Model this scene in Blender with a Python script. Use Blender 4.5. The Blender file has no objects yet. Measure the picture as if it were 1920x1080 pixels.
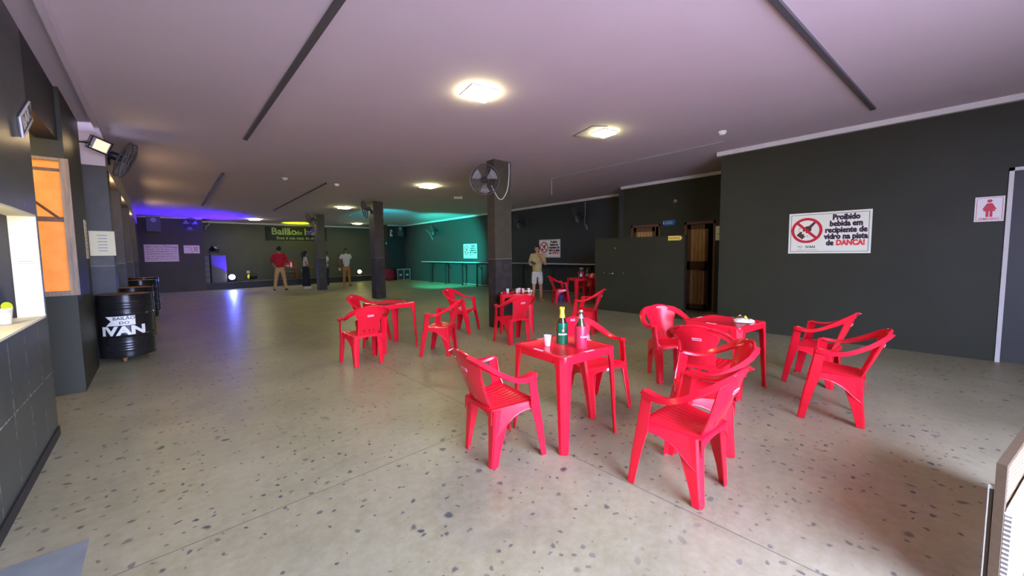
import bpy, bmesh, math, random
from mathutils import Vector, Matrix, Euler
random.seed(7)
S = bpy.context.scene
COL = S.collection
R = math.radians
PI = math.pi

# ------------------------------------------------------------------ camera
YAW, PITCH, ROLL, EYE = R(43.1), R(4.1), R(0.7), 1.48
fw = Vector((math.sin(YAW) * math.cos(PITCH), math.cos(YAW) * math.cos(PITCH), -math.sin(PITCH)))
rt = Vector((math.cos(YAW), -math.sin(YAW), 0))
up = rt.cross(fw)
rt2 = math.cos(ROLL) * rt - math.sin(ROLL) * up
up2 = math.sin(ROLL) * rt + math.cos(ROLL) * up
cd = bpy.data.cameras.new('camera')
cam = bpy.data.objects.new('camera', cd)
COL.objects.link(cam)
m3 = Matrix((rt2, up2, -fw)).transposed()
cam.matrix_world = Matrix.Translation((0, 0, EYE)) @ m3.to_4x4()
cd.sensor_width = 36.0
cd.lens = 36.0 * 712.0 / 1920.0
cd.shift_y = -15.0 / 1920.0
cd.clip_start = 0.05
S.camera = cam

# ------------------------------------------------------------------ world, exposure
S.view_settings.view_transform = 'Standard'
S.view_settings.look = 'None'
S.view_settings.gamma = 1.0
S.view_settings.use_curve_mapping = False
S.view_settings.exposure = 0.38
w = bpy.data.worlds.new('World')
S.world = w
w.use_nodes = True
wn_ = w.node_tree
bg = wn_.nodes['Background']
tcw = wn_.nodes.new('ShaderNodeTexCoord')
sepw = wn_.nodes.new('ShaderNodeSeparateXYZ')
wn_.links.new(tcw.outputs['Generated'], sepw.inputs[0])
mrw = wn_.nodes.new('ShaderNodeMapRange')
mrw.inputs[1].default_value = -0.04
mrw.inputs[2].default_value = 0.06
wn_.links.new(sepw.outputs[2], mrw.inputs[0])
mxw = wn_.nodes.new('ShaderNodeMix')
mxw.data_type = 'RGBA'
mxw.inputs[6].default_value = (0.24, 0.23, 0.36, 1)     # the street outside
mxw.inputs[7].default_value = (0.47, 0.58, 1.0, 1)      # bright sky
wn_.links.new(mrw.outputs[0], mxw.inputs[0])
wn_.links.new(mxw.outputs[2], bg.inputs[0])
bg.inputs[1].default_value = 33.0

PANEL_E = 62.0


# ------------------------------------------------------------------ materials
def mat(name, col, rough=0.5, metal=0.0, spec=0.5, noise=0.0, nscale=8.0, bump=0.0, bscale=60.0,
        emit=None, estr=0.0, trans=0.0, ior=1.45, alpha=1.0, coat=0.0):
    m = bpy.data.materials.new(name)
    m.use_nodes = True
    nt = m.node_tree
    b = nt.nodes['Principled BSDF']
    c = (col[0], col[1], col[2], 1)
    b.inputs['Base Color'].default_value = c
    b.inputs['Roughness'].default_value = rough
    b.inputs['Metallic'].default_value = metal
    b.inputs['Specular IOR Level'].default_value = spec
    b.inputs['Transmission Weight'].default_value = trans
    b.inputs['IOR'].default_value = ior
    b.inputs['Alpha'].default_value = alpha
    b.inputs['Coat Weight'].default_value = coat
    if emit:
        b.inputs['Emission Color'].default_value = (*emit, 1)
        b.inputs['Emission Strength'].default_value = estr
    tc = nt.nodes.new('ShaderNodeTexCoord')
    if noise > 0:
        n = nt.nodes.new('ShaderNodeTexNoise')
        n.inputs['Scale'].default_value = nscale
        n.inputs['Detail'].default_value = 6
        nt.links.new(tc.outputs['Object'], n.inputs['Vector'])
        mx = nt.nodes.new('ShaderNodeMix')
        mx.data_type = 'RGBA'
        mx.inputs[6].default_value = tuple(max(0, v * (1 - noise)) for v in col) + (1,)
        mx.inputs[7].default_value = tuple(min(1, v * (1 + noise)) for v in col) + (1,)
        nt.links.new(n.outputs['Fac'], mx.inputs[0])
        nt.links.new(mx.outputs[2], b.inputs['Base Color'])
    if bump > 0:
        n2 = nt.nodes.new('ShaderNodeTexNoise')
        n2.inputs['Scale'].default_value = bscale
        nt.links.new(tc.outputs['Object'], n2.inputs['Vector'])
        bp = nt.nodes.new('ShaderNodeBump')
        bp.inputs['Strength'].default_value = bump
        bp.inputs['Distance'].default_value = 0.01
        nt.links.new(n2.outputs['Fac'], bp.inputs['Height'])
        nt.links.new(bp.outputs['Normal'], b.inputs['Normal'])
    return m


class NT:
    """tiny helper for building shader node graphs"""
    def __init__(s, m):
        s.nt = m.node_tree
        s.b = s.nt.nodes['Principled BSDF']

    def n(s, t, **kw):
        x = s.nt.nodes.new(t)
        for k, v in kw.items():
            setattr(x, k, v)
        return x

    def l(s, a, b):
        s.nt.links.new(a, b)

    def math(s, op, a, b=None, clamp=False):
        x = s.n('ShaderNodeMath', operation=op, use_clamp=clamp)
        for i, v in enumerate((a, b)):
            if v is None:
                continue
            if isinstance(v, (int, float)):
                x.inputs[i].default_value = v
            else:
                s.l(v, x.inputs[i])
        return x.outputs[0]

    def mix(s, f, a, b):
        x = s.n('ShaderNodeMix', data_type='RGBA')
        for i, v in ((0, f), (6, a), (7, b)):
            if isinstance(v, (int, float)):
                x.inputs[i].default_value = v
            elif isinstance(v, tuple):
                x.inputs[i].default_value = v + (1,)
            else:
                s.l(v, x.inputs[i])
        return x.outputs[2]

    def ramp(s, v, lo, hi):
        x = s.n('ShaderNodeMapRange')
        s.l(v, x.inputs[0])
        x.inputs[1].default_value = lo
        x.inputs[2].default_value = hi
        return x.outputs[0]


def floor_material():
    m = mat('floor_concrete', (0.3, 0.3, 0.28), 0.4, spec=0.32)
    g = NT(m)
    tc = g.n('ShaderNodeTexCoord')
    P = tc.outputs['Object']
    n1 = g.n('ShaderNodeTexNoise'); n1.inputs['Scale'].default_value = 0.9; n1.inputs['Detail'].default_value = 8; n1.inputs['Roughness'].default_value = 0.65
    n2 = g.n('ShaderNodeTexNoise'); n2.inputs['Scale'].default_value = 14; n2.inputs['Detail'].default_value = 8; n2.inputs['Roughness'].default_value = 0.7
    g.l(P, n1.inputs['Vector']); g.l(P, n2.inputs['Vector'])
    a = g.mix(g.ramp(n1.outputs['Fac'], .3, .7), (0.20, 0.172, 0.09), (0.34, 0.298, 0.175))
    a = g.mix(g.math('MULTIPLY', g.ramp(n2.outputs['Fac'], .35, .75), 0.5), a, (0.43, 0.385, 0.255))
    # dark drip blotches left on the concrete
    nw = g.n('ShaderNodeTexNoise'); nw.inputs['Scale'].default_value = 9; nw.inputs['Detail'].default_value = 3
    g.l(P, nw.inputs['Vector'])
    wv = g.n('ShaderNodeVectorMath', operation='SCALE'); g.l(nw.outputs['Color'], wv.inputs[0]); wv.inputs['Scale'].default_value = 0.09
    ad = g.n('ShaderNodeVectorMath', operation='ADD'); g.l(P, ad.inputs[0]); g.l(wv.outputs[0], ad.inputs[1])
    for sc, r0, r1, pr in ((5.0, 0.08, 0.15, 0.66), (9.0, 0.12, 0.2, 0.66), (15.0, .15, .22, .80)):
        v = g.n('ShaderNodeTexVoronoi', voronoi_dimensions='2D'); v.inputs['Scale'].default_value = sc
        g.l(ad.outputs[0], v.inputs['Vector'])
        sep = g.n('ShaderNodeSeparateColor'); g.l(v.outputs['Color'], sep.inputs[0])
        pres = g.math('GREATER_THAN', sep.outputs[0], pr)
        sz = g.math('MULTIPLY', sep.outputs[1], 0.12)
        d = g.math('ADD', v.outputs['Distance'], sz)
        f = g.math('SUBTRACT', 1.0, g.ramp(d, r0, r1), True)
        f = g.math('MULTIPLY', f, pres)
        f = g.math('MULTIPLY', f, g.math('ADD', 0.62, g.math('MULTIPLY', sep.outputs[2], 0.36)))
        nm = g.n('ShaderNodeTexNoise'); nm.inputs['Scale'].default_value = 0.45; g.l(P, nm.inputs['Vector'])
        f = g.math('MULTIPLY', f, g.ramp(nm.outputs['Fac'], .32, .5))
        a = g.mix(f, a, (0.045, 0.048, 0.055))
    # saw-cut joints
    sx = g.n('ShaderNodeSeparateXYZ'); g.l(P, sx.inputs[0])
    for axis, off in ((0, 2.13), (1, 2.5)):
        u = g.math('SUBTRACT', sx.outputs[axis], off)
        u = g.math('ABSOLUTE', g.math('SUBTRACT', u, g.math('MULTIPLY', g.math('ROUND', g.math('DIVIDE', u, 4.6)), 4.6)))
        jf = g.math('LESS_THAN', u, 0.0035)
        a = g.mix(g.math('MULTIPLY', jf, 0.75), a, (0.07, 0.065, 0.055))
    g.l(a, g.b.inputs['Base Color'])
    rr = g.ramp(n2.outputs['Fac'], .2, .8)
    g.l(g.math('ADD', 0.28, g.math('MULTIPLY', rr, 0.2)), g.b.inputs['Roughness'])
    bp = g.n('ShaderNodeBump'); bp.inputs['Strength'].default_value = 0.12; bp.inputs['Distance'].default_value = 0.01
    g.l(n2.outputs['Fac'], bp.inputs['Height']); g.l(bp.outputs[0], g.b.inputs['Normal'])
    return m


def tile_material():
    m = mat('dark_tile', (0.04, 0.045, 0.045), 0.35)
    g = NT(m)
    tc = g.n('ShaderNodeTexCoord')
    sx = g.n('ShaderNodeSeparateXYZ'); g.l(tc.outputs['Object'], sx.inputs[0])
    n = g.n('ShaderNodeTexNoise'); n.inputs['Scale'].default_value = 5; n.inputs['Detail'].default_value = 8
    g.l(tc.outputs['Object'], n.inputs['Vector'])
    n2 = g.n('ShaderNodeTexNoise'); n2.inputs['Scale'].default_value = 26; g.l(tc.outputs['Object'], n2.inputs['Vector'])
    a = g.mix(n.outputs['Fac'], (0.030, 0.038, 0.036), (0.084, 0.092, 0.080))
    gr = None
    for axis, step, off in ((1, 0.40, 0.12), (2, 0.48, 0.06)):
        u = g.math('SUBTRACT', sx.outputs[axis], off)
        u = g.math('ABSOLUTE', g.math('SUBTRACT', u, g.math('MULTIPLY', g.math('ROUND', g.math('DIVIDE', u, step)), step)))
        j = g.math('LESS_THAN', u, 0.0045)
        gr = j if gr is None else g.math('MAXIMUM', gr, j)
    low = g.math('LESS_THAN', sx.outputs[2], 1.9)
    gr = g.math('MULTIPLY', g.math('MULTIPLY', gr, low), g.ramp(n2.outputs['Fac'], .42, .6))
    a = g.mix(gr, a, (0.42, 0.40, 0.36))
    g.l(a, g.b.inputs['Base Color'])
    return m


def band_material(name, lo, hi, z):
    m = mat(name, lo, 0.5)
    g = NT(m)
    tc = g.n('ShaderNodeTexCoord')
    sx = g.n('ShaderNodeSeparateXYZ'); g.l(tc.outputs['Object'], sx.inputs[0])
    n = g.n('ShaderNodeTexNoise'); n.inputs['Scale'].default_value = 6; n.inputs['Detail'].default_value = 8
    g.l(tc.outputs['Object'], n.inputs['Vector'])
    a = g.mix(g.math('GREATER_THAN', sx.outputs[2], z), lo, hi)
    ln = g.math('LESS_THAN', g.math('ABSOLUTE', g.math('SUBTRACT', sx.outputs[2], z)), 0.006)
    a = g.mix(g.math('MULTIPLY', ln, 0.8), a, (0.22, 0.2, 0.16))
    a = g.mix(g.math('MULTIPLY', g.ramp(n.outputs['Fac'], .45, .8), 0.3), a, (0.13, 0.12, 0.10))
    g.l(a, g.b.inputs['Base Color'])
    return m


def wood_material(name, c1, c2, scale=3.0, plank=0.09, axis=1):
    m = mat(name, c1, 0.45)
    g = NT(m)
    tc = g.n('ShaderNodeTexCoord')
    mp = g.n('ShaderNodeMapping'); mp.inputs['Scale'].default_value = (14, 14, 1.2)
    g.l(tc.outputs['Object'], mp.inputs[0])
    n = g.n('ShaderNodeTexNoise'); n.inputs['Scale'].default_value = scale; n.inputs['Detail'].default_value = 7
    g.l(mp.outputs[0], n.inputs['Vector'])
    a = g.mix(g.ramp(n.outputs['Fac'], .3, .7), c1, c2)
    if plank:
        sx = g.n('ShaderNodeSeparateXYZ'); g.l(tc.outputs['Object'], sx.inputs[0])
        u = sx.outputs[axis]
        u = g.math('ABSOLUTE', g.math('SUBTRACT', u, g.math('MULTIPLY', g.math('ROUND', g.math('DIVIDE', u, plank)), plank)))
        a = g.mix(g.math('LESS_THAN', u, 0.005), a, tuple(v * 0.25 for v in c1))
    g.l(a, g.b.inputs['Base Color'])
    return m


M = dict(
    floor=floor_material(),
    tile=tile_material(),
    ceiling=mat('ceiling_paint', (0.66, 0.56, 0.58), 0.8, noise=0.05, nscale=1.5, bump=0.05, bscale=30),
    wall=mat('charcoal_paint', (0.036, 0.035, 0.020), 0.5, spec=0.25, noise=0.18, nscale=2.0, bump=0.06, bscale=40),
    wall_dark=mat('black_paint', (0.018, 0.017, 0.018), 0.5, noise=0.2, nscale=3.0),
    wall_teal=mat('dark_paint_teal_wall', (0.03, 0.035, 0.036), 0.5, noise=0.15, nscale=3.0),
    column=band_material('column_paint', (0.030, 0.025, 0.021), (0.060, 0.050, 0.029), 1.36),
    trim=mat('white_trim', (0.66, 0.62, 0.55), 0.5, noise=0.06),
    cream=mat('cream_plaster', (0.55, 0.45, 0.37), 0.7, noise=0.1, nscale=3),
    white=mat('white_paint', (0.8, 0.78, 0.7), 0.5),
    grey_white=mat('white_interior', (0.85, 0.80, 0.58), 0.6),
    red=mat('red_plastic', (0.80, 0.010, 0.028), 0.22, spec=0.5, noise=0.04, nscale=4),
    red_label=mat('pink_label', (0.9, 0.45, 0.5), 0.4),
    label_ink=mat('label_ink', (0.75, 0.08, 0.12), 0.5),
    black=mat('black_plastic', (0.018, 0.018, 0.02), 0.4),
    blackgloss=mat('black_enamel', (0.022, 0.020, 0.019), 0.22, noise=0.5, nscale=9, metal=0.3),
    stage_wall=mat('stage_wall_lit', (0.065, 0.066, 0.040), 0.6, noise=0.15, nscale=1.5),  # lighter colour stands in for downlight falling on the stage wall
    brown_wall=mat('far_wall_paint', (0.060, 0.044, 0.030), 0.6, noise=0.2, nscale=1.5),
    rust=mat('rusty_lid', (0.30, 0.13, 0.045), 0.6, noise=0.5, nscale=14),
    steel=mat('steel', (0.5, 0.5, 0.48), 0.35, metal=0.9),
    grey=mat('grey_plastic', (0.35, 0.33, 0.32), 0.5),
    dgrey=mat('dark_grey_plastic', (0.09, 0.085, 0.085), 0.5),
    paper=mat('cream_paper', (0.86, 0.77, 0.46), 0.7, noise=0.04),
    pinkpaper=mat('warm_white_paper', (0.85, 0.66, 0.52), 0.7, noise=0.05),
    board=mat('sign_board', (0.86, 0.84, 0.62), 0.4),
    board_pink=mat('sign_board_white', (0.85, 0.78, 0.70), 0.4),
    sign_red=mat('sign_red', (0.62, 0.01, 0.03), 0.45),
    sign_red2=mat('sign_red_lettering', (0.85, 0.06, 0.06), 0.45),
    sign_dark=mat('sign_dark_ink', (0.035, 0.012, 0.025), 0.5),
    sign_brown=mat('sign_brown_ink', (0.09, 0.03, 0.015), 0.5),
    vinyl=mat('white_vinyl', (0.85, 0.82, 0.70), 0.5),
    yellow=mat('yellow_plate', (0.85, 0.60, 0.10), 0.4),
    blue_plate=mat('blue_plate', (0.02, 0.10, 0.20), 0.4),
    pale_ink=mat('pale_lettering', (0.6, 0.75, 0.75), 0.5),
    banner=mat('banner_cloth', (0.008, 0.014, 0.012), 0.7),
    banner_ink=mat('banner_lettering', (0.30, 0.36, 0.16), 0.7),
    banner_ink2=mat('banner_small_lettering', (0.25, 0.30, 0.24), 0.7),
    wood=wood_material('door_wood', (0.40, 0.19, 0.05), (0.62, 0.33, 0.10)),
    wood_dark=wood_material('dark_door_wood', (0.10, 0.04, 0.018), (0.16, 0.065, 0.026), plank=0),
    wood_frame=wood_material('worn_frame_wood', (0.15, 0.10, 0.05), (0.30, 0.21, 0.11), plank=0),
    skin=mat('skin', (0.42, 0.20, 0.10), 0.5),
    skin2=mat('skin_tan', (0.50, 0.24, 0.11), 0.5),
    skin3=mat('skin_dark', (0.22, 0.10, 0.055), 0.5),
    hair=mat('black_hair', (0.012, 0.010, 0.010), 0.5),
    eye=mat('eye', (0.02, 0.015, 0.012), 0.3),
    lips=mat('lips', (0.35, 0.10, 0.08), 0.5),
    shirt_red=mat('red_shirt', (0.42, 0.004, 0.02), 0.8, noise=0.1, nscale=12),
    shirt_white=mat('white_shirt', (0.62, 0.54, 0.48), 0.85, noise=0.06, nscale=12),
    shirt_cream=mat('cream_top', (0.60, 0.50, 0.38), 0.85, noise=0.06, nscale=12),
    shirt_olive=mat('khaki_shirt', (0.42, 0.33, 0.12), 0.85, noise=0.08, nscale=14),
    pants_tan=mat('tan_trousers', (0.50, 0.33, 0.13), 0.85, noise=0.08, nscale=12),
    pants_brown=mat('brown_trousers', (0.36, 0.15, 0.04), 0.85, noise=0.08, nscale=12),
    pants_black=mat('black_trousers', (0.012, 0.011, 0.016), 0.85),
    shorts=mat('patterned_shorts', (0.55, 0.52, 0.42), 0.85, noise=0.55, nscale=26),
    shoe_dark=mat('dark_shoe', (0.03, 0.022, 0.018), 0.6),
    shoe_sole=mat('white_sole', (0.7, 0.65, 0.55), 0.6),
    leather=mat('tan_sandal', (0.34, 0.2, 0.09), 0.6),
    glass_brown=mat('brown_glass', (0.05, 0.018, 0.008), 0.06, spec=0.8, coat=0.5),
    glass_green=mat('dark_green_glass', (0.045, 0.05, 0.012), 0.06, spec=0.8, coat=0.5),
    foil=mat('yellow_foil', (0.9, 0.68, 0.04), 0.35),
    silver=mat('silver_foil', (0.55, 0.6, 0.5), 0.3, metal=0.6),
    cool_green=mat('green_sleeve', (0.004, 0.14, 0.055), 0.3),
    cool_red=mat('red_sleeve', (0.62, 0.025, 0.06), 0.35),
    cup=mat('clear_cup', (0.9, 0.86, 0.82), 0.15, alpha=0.28),
    beer=mat('beer', (0.75, 0.30, 0.02), 0.1),
    blue=mat('blue_plastic', (0.01, 0.03, 0.42), 0.35),
    maroon=mat('maroon_cover', (0.28, 0.006, 0.03), 0.6),
    case_edge=mat('case_edging', (0.45, 0.44, 0.36), 0.4, metal=0.5),
    cloth_taupe=mat('taupe_cover', (0.12, 0.09, 0.085), 0.8),
    rack_red=mat('red_rack_paint', (0.30, 0.02, 0.012), 0.45),
    rack_wood=mat('rack_wood', (0.22, 0.08, 0.025), 0.5),
    cloth_green=mat('leaf_green', (0.05, 0.13, 0.03), 0.6),
    violet=mat('violet_foil', (0.16, 0.05, 0.55), 0.3),
    brownframe=mat('dark_brown_frame', (0.10, 0.062, 0.03), 0.55, noise=0.3, nscale=40),
    piping=mat('pale_piping', (0.62, 0.60, 0.52), 0.6),
    lime=mat('lime_slice', (0.55, 0.62, 0.03), 0.4),
    door_grey=mat('grey_door', (0.040, 0.034, 0.028), 0.5, noise=0.15, nscale=3),
    panel_light=mat('panel_diffuser', (0.9, 0.9, 0.85), 0.5, emit=(1.0, 0.95, 0.50), estr=PANEL_E),
    flood_glow=mat('flood_lens_glow', (0.9, 0.72, 0.5), 0.4, emit=(1.0, 0.72, 0.42), estr=0.75),  # faint glow put in so the lens looks pale
    lens_blue=mat('blue_lens', (0.1, 0.1, 1), 0.3, emit=(0.12, 0.16, 1.0), estr=60),
    lens_white=mat('bright_lens', (1, 1, 1), 0.3, emit=(0.75, 0.85, 1.0), estr=90),
    lens_yellow=mat('yellow_lens', (0.8, 0.75, 0.05), 0.3, emit=(0.85, 0.78, 0.03), estr=0.35),
    lens_lime=mat('lime_lens', (0.8, 0.85, 0.2), 0.3, emit=(0.9, 0.95, 0.2), estr=6),
    lens_teal=mat('teal_lens', (0.1, 0.8, 0.7), 0.3, emit=(0.0, 0.9, 0.8), estr=3),
)


def orange_material():
    m = mat('orange_lit_sheet', (0.7, 0.3, 0.05), 0.5)
    g = NT(m)
    tc = g.n('ShaderNodeTexCoord')
    n = g.n('ShaderNodeTexNoise'); n.inputs['Scale'].default_value = 7; n.inputs['Detail'].default_value = 6
    g.l(tc.outputs['Object'], n.inputs['Vector'])
    a = g.mix(g.ramp(n.outputs['Fac'], .3, .7), (0.80, 0.22, 0.008), (1.0, 0.36, 0.05))
    g.b.inputs['Base Color'].default_value = (0.45, 0.14, 0.01, 1)
    g.l(a, g.b.inputs['Emission Color'])
    g.b.inputs['Emission Strength'].default_value = 0.52
    return m


M['orange'] = orange_material()


def weave_material(name, c1, c2):
    m = mat(name, c1, 0.6)
    g = NT(m)
    tc = g.n('ShaderNodeTexCoord')
    sx = g.n('ShaderNodeSeparateXYZ'); g.l(tc.outputs['Object'], sx.inputs[0])
    u = g.math('SINE', g.math('MULTIPLY', sx.outputs[0], 44.0))
    v = g.math('SINE', g.math('MULTIPLY', sx.outputs[2], 330.0))
    h = g.math('MULTIPLY', u, v)
    a = g.mix(g.ramp(h, -.2, .35), c2, c1)
    g.l(a, g.b.inputs['Base Color'])
    bp = g.n('ShaderNodeBump'); bp.inputs['Strength'].default_value = 0.6; bp.inputs['Distance'].default_value = 0.004
    g.l(h, bp.inputs['Height']); g.l(bp.outputs[0], g.b.inputs['Normal'])
    return m


M['weave_tan'] = weave_material('tan_weave', (0.45, 0.33, 0.17), (0.16, 0.10, 0.045))
M['weave_white'] = weave_material('white_weave', (0.70, 0.66, 0.58), (0.22, 0.18, 0.13))


# ------------------------------------------------------------------ mesh building
class MB:
    def __init__(s):
        s.v = []
        s.f = []

    def add(s, vs, fs, mtx=None):
        o = len(s.v)
        s.v += [tuple((mtx @ Vector(p)) if mtx else p) for p in vs]
        s.f += [tuple(o + i for i in f) for f in fs]
        return s

    def box(s, x0, x1, y0, y1, z0, z1, mtx=None):
        vs = [(x, y, z) for z in (z0, z1) for y in (y0, y1) for x in (x0, x1)]
        fs = [(0, 2, 3, 1), (4, 5, 7, 6), (0, 1, 5, 4), (2, 6, 7, 3), (0, 4, 6, 2), (1, 3, 7, 5)]
        return s.add(vs, fs, mtx)

    def tube(s, pts, rad, n=8, caps=True, flat=1.0):
        pts = [Vector(p) for p in pts]
        if not isinstance(rad, (list, tuple)):
            rad = [rad] * len(pts)
        o = len(s.v)
        prev = None
        for i, p in enumerate(pts):
            t = (pts[min(i + 1, len(pts) - 1)] - pts[max(i - 1, 0)]).normalized()
            if prev is None:
                a = Vector((0, 0, 1)) if abs(t.z) < 0.9 else Vector((1, 0, 0))
                u = t.cross(a).normalized()
            else:
                u = (prev - t * prev.dot(t)).normalized()
            prev = u
            v = t.cross(u)
            for k in range(n):
                an = 2 * PI * k / n
                s.v.append(tuple(p + (u * math.cos(an) + v * math.sin(an) * flat) * rad[i]))
        for i in range(len(pts) - 1):
            for k in range(n):
                a, b = o + i * n + k, o + i * n + (k + 1) % n
                s.f.append((a, b, b + n, a + n))
        if caps:
            s.f.append(tuple(o + k for k in range(n))[::-1])
            e = o + (len(pts) - 1) * n
            s.f.append(tuple(e + k for k in range(n)))
        return s

    def ring(s, c, rad, r, n=28, m=6, mtx=None):
        o = len(s.v)
        for i in range(n):
            a = 2 * PI * i / n
            for k in range(m):
                b = 2 * PI * k / m
                p = Vector(((rad + r * math.cos(b)) * math.cos(a), (rad + r * math.cos(b)) * math.sin(a), r * math.sin(b))) + Vector(c)
                s.v.append(tuple(mtx @ p if mtx else p))
        for i in range(n):
            for k in range(m):
                s.f.append((o + i * m + k, o + ((i + 1) % n) * m + k, o + ((i + 1) % n) * m + (k + 1) % m, o + i * m + (k + 1) % m))
        return s

    def lathe(s, prof, c=(0, 0, 0), n=24, mtx=None, cap=True):
        o = len(s.v)
        for r, z in prof:
            for k in range(n):
                a = 2 * PI * k / n
                p = Vector((c[0] + r * math.cos(a), c[1] + r * math.sin(a), c[2] + z))
                s.v.append(tuple(mtx @ p if mtx else p))
        for i in range(len(prof) - 1):
            for k in range(n):
                a, b = o + i * n + k, o + i * n + (k + 1) % n
                s.f.append((a, b, b + n, a + n))
        if cap:
            s.f.append(tuple(o + k for k in range(n))[::-1])
            e = o + (len(prof) - 1) * n
            s.f.append(tuple(e + k for k in range(n)))
        return s

    def ball(s, c, r, nu=14, nv=9, mtx=None):
        if not isinstance(r, (list, tuple)):
            r = (r, r, r)
        o = len(s.v)
        for i in range(nv + 1):
            th = PI * i / nv
            for k in range(nu):
                a = 2 * PI * k / nu
                p = Vector((c[0] + r[0] * math.sin(th) * math.cos(a), c[1] + r[1] * math.sin(th) * math.sin(a), c[2] + r[2] * math.cos(th)))
                s.v.append(tuple(mtx @ p if mtx else p))
        for i in range(nv):
            for k in range(nu):
                a, b = o + i * nu + k, o + i * nu + (k + 1) % nu
                s.f.append((a, a + nu, b + nu, b))
        return s

    def prism(s, poly, d0, d1, mtx=None):
        """polygon in local XY, extruded from z=d0 to d1"""
        n = len(poly)
        vs = [(p[0], p[1], d0) for p in poly] + [(p[0], p[1], d1) for p in poly]
        fs = [tuple(range(n))[::-1], tuple(range(n, 2 * n))] + [(i, (i + 1) % n, n + (i + 1) % n, n + i) for i in range(n)]
        return s.add(vs, fs, mtx)

    def annulus(s, c, r0, r1, z0, z1, n=40, sy=1.0):
        o = len(s.v)
        for r, z in ((r0, z0), (r1, z0), (r1, z1), (r0, z1)):
            for k in range(n):
                a = 2 * PI * k / n
                s.v.append((c[0] + r * math.cos(a), c[1] + sy * r * math.sin(a), z))
        for q in range(4):
            for k in range(n):
                a, b = o + q * n + k, o + q * n + (k + 1) % n
                a2, b2 = o + ((q + 1) % 4) * n + k, o + ((q + 1) % 4) * n + (k + 1) % n
                s.f.append((a, b, b2, a2))
        return s

    def sheet(s, grid, th, skip=()):
        """grid[i][j] of points -> closed sheet of the given thickness (number or fn), cells in skip left open"""
        ni, nj = len(grid), len(grid[0])
        G = [[Vector(p) for p in row] for row in grid]
        o = len(s.v)
        front, back = [], []
        for i in range(ni):
            for j in range(nj):
                du = G[min(i + 1, ni - 1)][j] - G[max(i - 1, 0)][j]
                dv = G[i][min(j + 1, nj - 1)] - G[i][max(j - 1, 0)]
                nn = du.cross(dv)
                nn = nn.normalized() if nn.length > 1e-9 else Vector((0, 0, 1))
                front.append(G[i][j] + nn * th / 2)
                back.append(G[i][j] - nn * th / 2)
        s.v += [tuple(p) for p in front + back]
        N = ni * nj
        edges = {}
        for i in range(ni - 1):
            for j in range(nj - 1):
                if (i, j) in skip:
                    continue
                q = [i * nj + j, (i + 1) * nj + j, (i + 1) * nj + j + 1, i * nj + j + 1]
                s.f.append(tuple(o + k for k in q))
                s.f.append(tuple(o + N + k for k in q[::-1]))
                for a, b in zip(q, q[1:] + q[:1]):
                    key = (min(a, b), max(a, b))
                    edges[key] = None if key in edges else (a, b)
        for e in edges.values():
            if e:
                a, b = e
                s.f.append((o + b, o + a, o + N + a, o + N + b))
        return s

    def build(s, name, m, parent=None, smooth=True, angle=35, recalc=True):
        me = bpy.data.meshes.new(name)
        me.from_pydata(s.v, [], s.f)
        if recalc:
            bm = bmesh.new(); bm.from_mesh(me)
            bmesh.ops.recalc_face_normals(bm, faces=bm.faces)
            bm.to_mesh(me); bm.free()
        me.materials.append(M[m] if isinstance(m, str) else m)
        if smooth:
            me.polygons.foreach_set('use_smooth', [True] * len(me.polygons))
            me.set_sharp_from_angle(angle=R(angle))
        o = bpy.data.objects.new(name, me)
        COL.objects.link(o)
        if parent:
            o.parent = parent
        return o


def tag(o, label, cat, group=None):
    o['label'] = label
    o['category'] = cat
    if group:
        o['group'] = group
    return o


def thing(name, label, cat, loc=(0, 0, 0), rz=0.0, group=None, face=None):
    o = bpy.data.objects.new(name, None)
    COL.objects.link(o)
    o.empty_display_size = 0.1
    if face:
        o.rotation_euler = FACE[face].to_euler()
    else:
        o.rotation_euler = (0, 0, rz)
    o.location = loc
    return tag(o, label, cat, group)


# local x = reading direction, local y = up, local z = out of the wall
FACE = {
    '-x': Matrix(((0, 0, -1), (-1, 0, 0), (0, 1, 0))),
    '+x': Matrix(((0, 0, 1), (1, 0, 0), (0, 1, 0))),
    '-y': Matrix(((1, 0, 0), (0, 0, -1), (0, 1, 0))),
    '+y': Matrix(((-1, 0, 0), (0, 0, 1), (0, 1, 0))),
}


def struct(name, mb, m, smooth=False, parent=None):
    o = mb.build(name, m, parent, smooth=smooth)
    if not parent:
        o['kind'] = 'structure'
    return o


def copy_tree(o, parent=None):
    c = o.copy()
    COL.objects.link(c)
    if parent:
        c.parent = parent
    for ch in list(o.children):
        copy_tree(ch, c)
    return c


def text_geo(txt, size, sx=1.0, bold=0.0, depth=0.001, spacing=1.0):
    cu = bpy.data.curves.new('lettering', 'FONT')
    cu.body = txt
    cu.size = size
    cu.align_x = 'CENTER'
    cu.align_y = 'CENTER'
    cu.offset = bold
    cu.extrude = depth
    cu.resolution_u = 2
    cu.space_character = spacing
    ob = bpy.data.objects.new('lettering', cu)
    COL.objects.link(ob)
    dg = bpy.context.evaluated_depsgraph_get()
    me = bpy.data.meshes.new_from_object(ob.evaluated_get(dg))
    vs = [(v.co.x * sx, v.co.y, v.co.z) for v in me.vertices]
    fs = [tuple(p.vertices) for p in me.polygons]
    bpy.data.objects.remove(ob)
    bpy.data.curves.remove(cu)
    bpy.data.meshes.remove(me)
    return vs, fs


def add_text(mb, txt, size, x, y, z, sx=1.0, bold=0.0, spacing=1.0, mtx=None, warp=None):
    vs, fs = text_geo(txt, size, sx, bold, 0.0008, spacing)
    vs = [(a + x, b + y, c + z) for a, b, c in vs]
    if warp:
        vs = [warp(p) for p in vs]
    mb.add(vs, fs, mtx)
    return mb


def zc(y):
    return 3.33 - 0.009 * y


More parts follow.
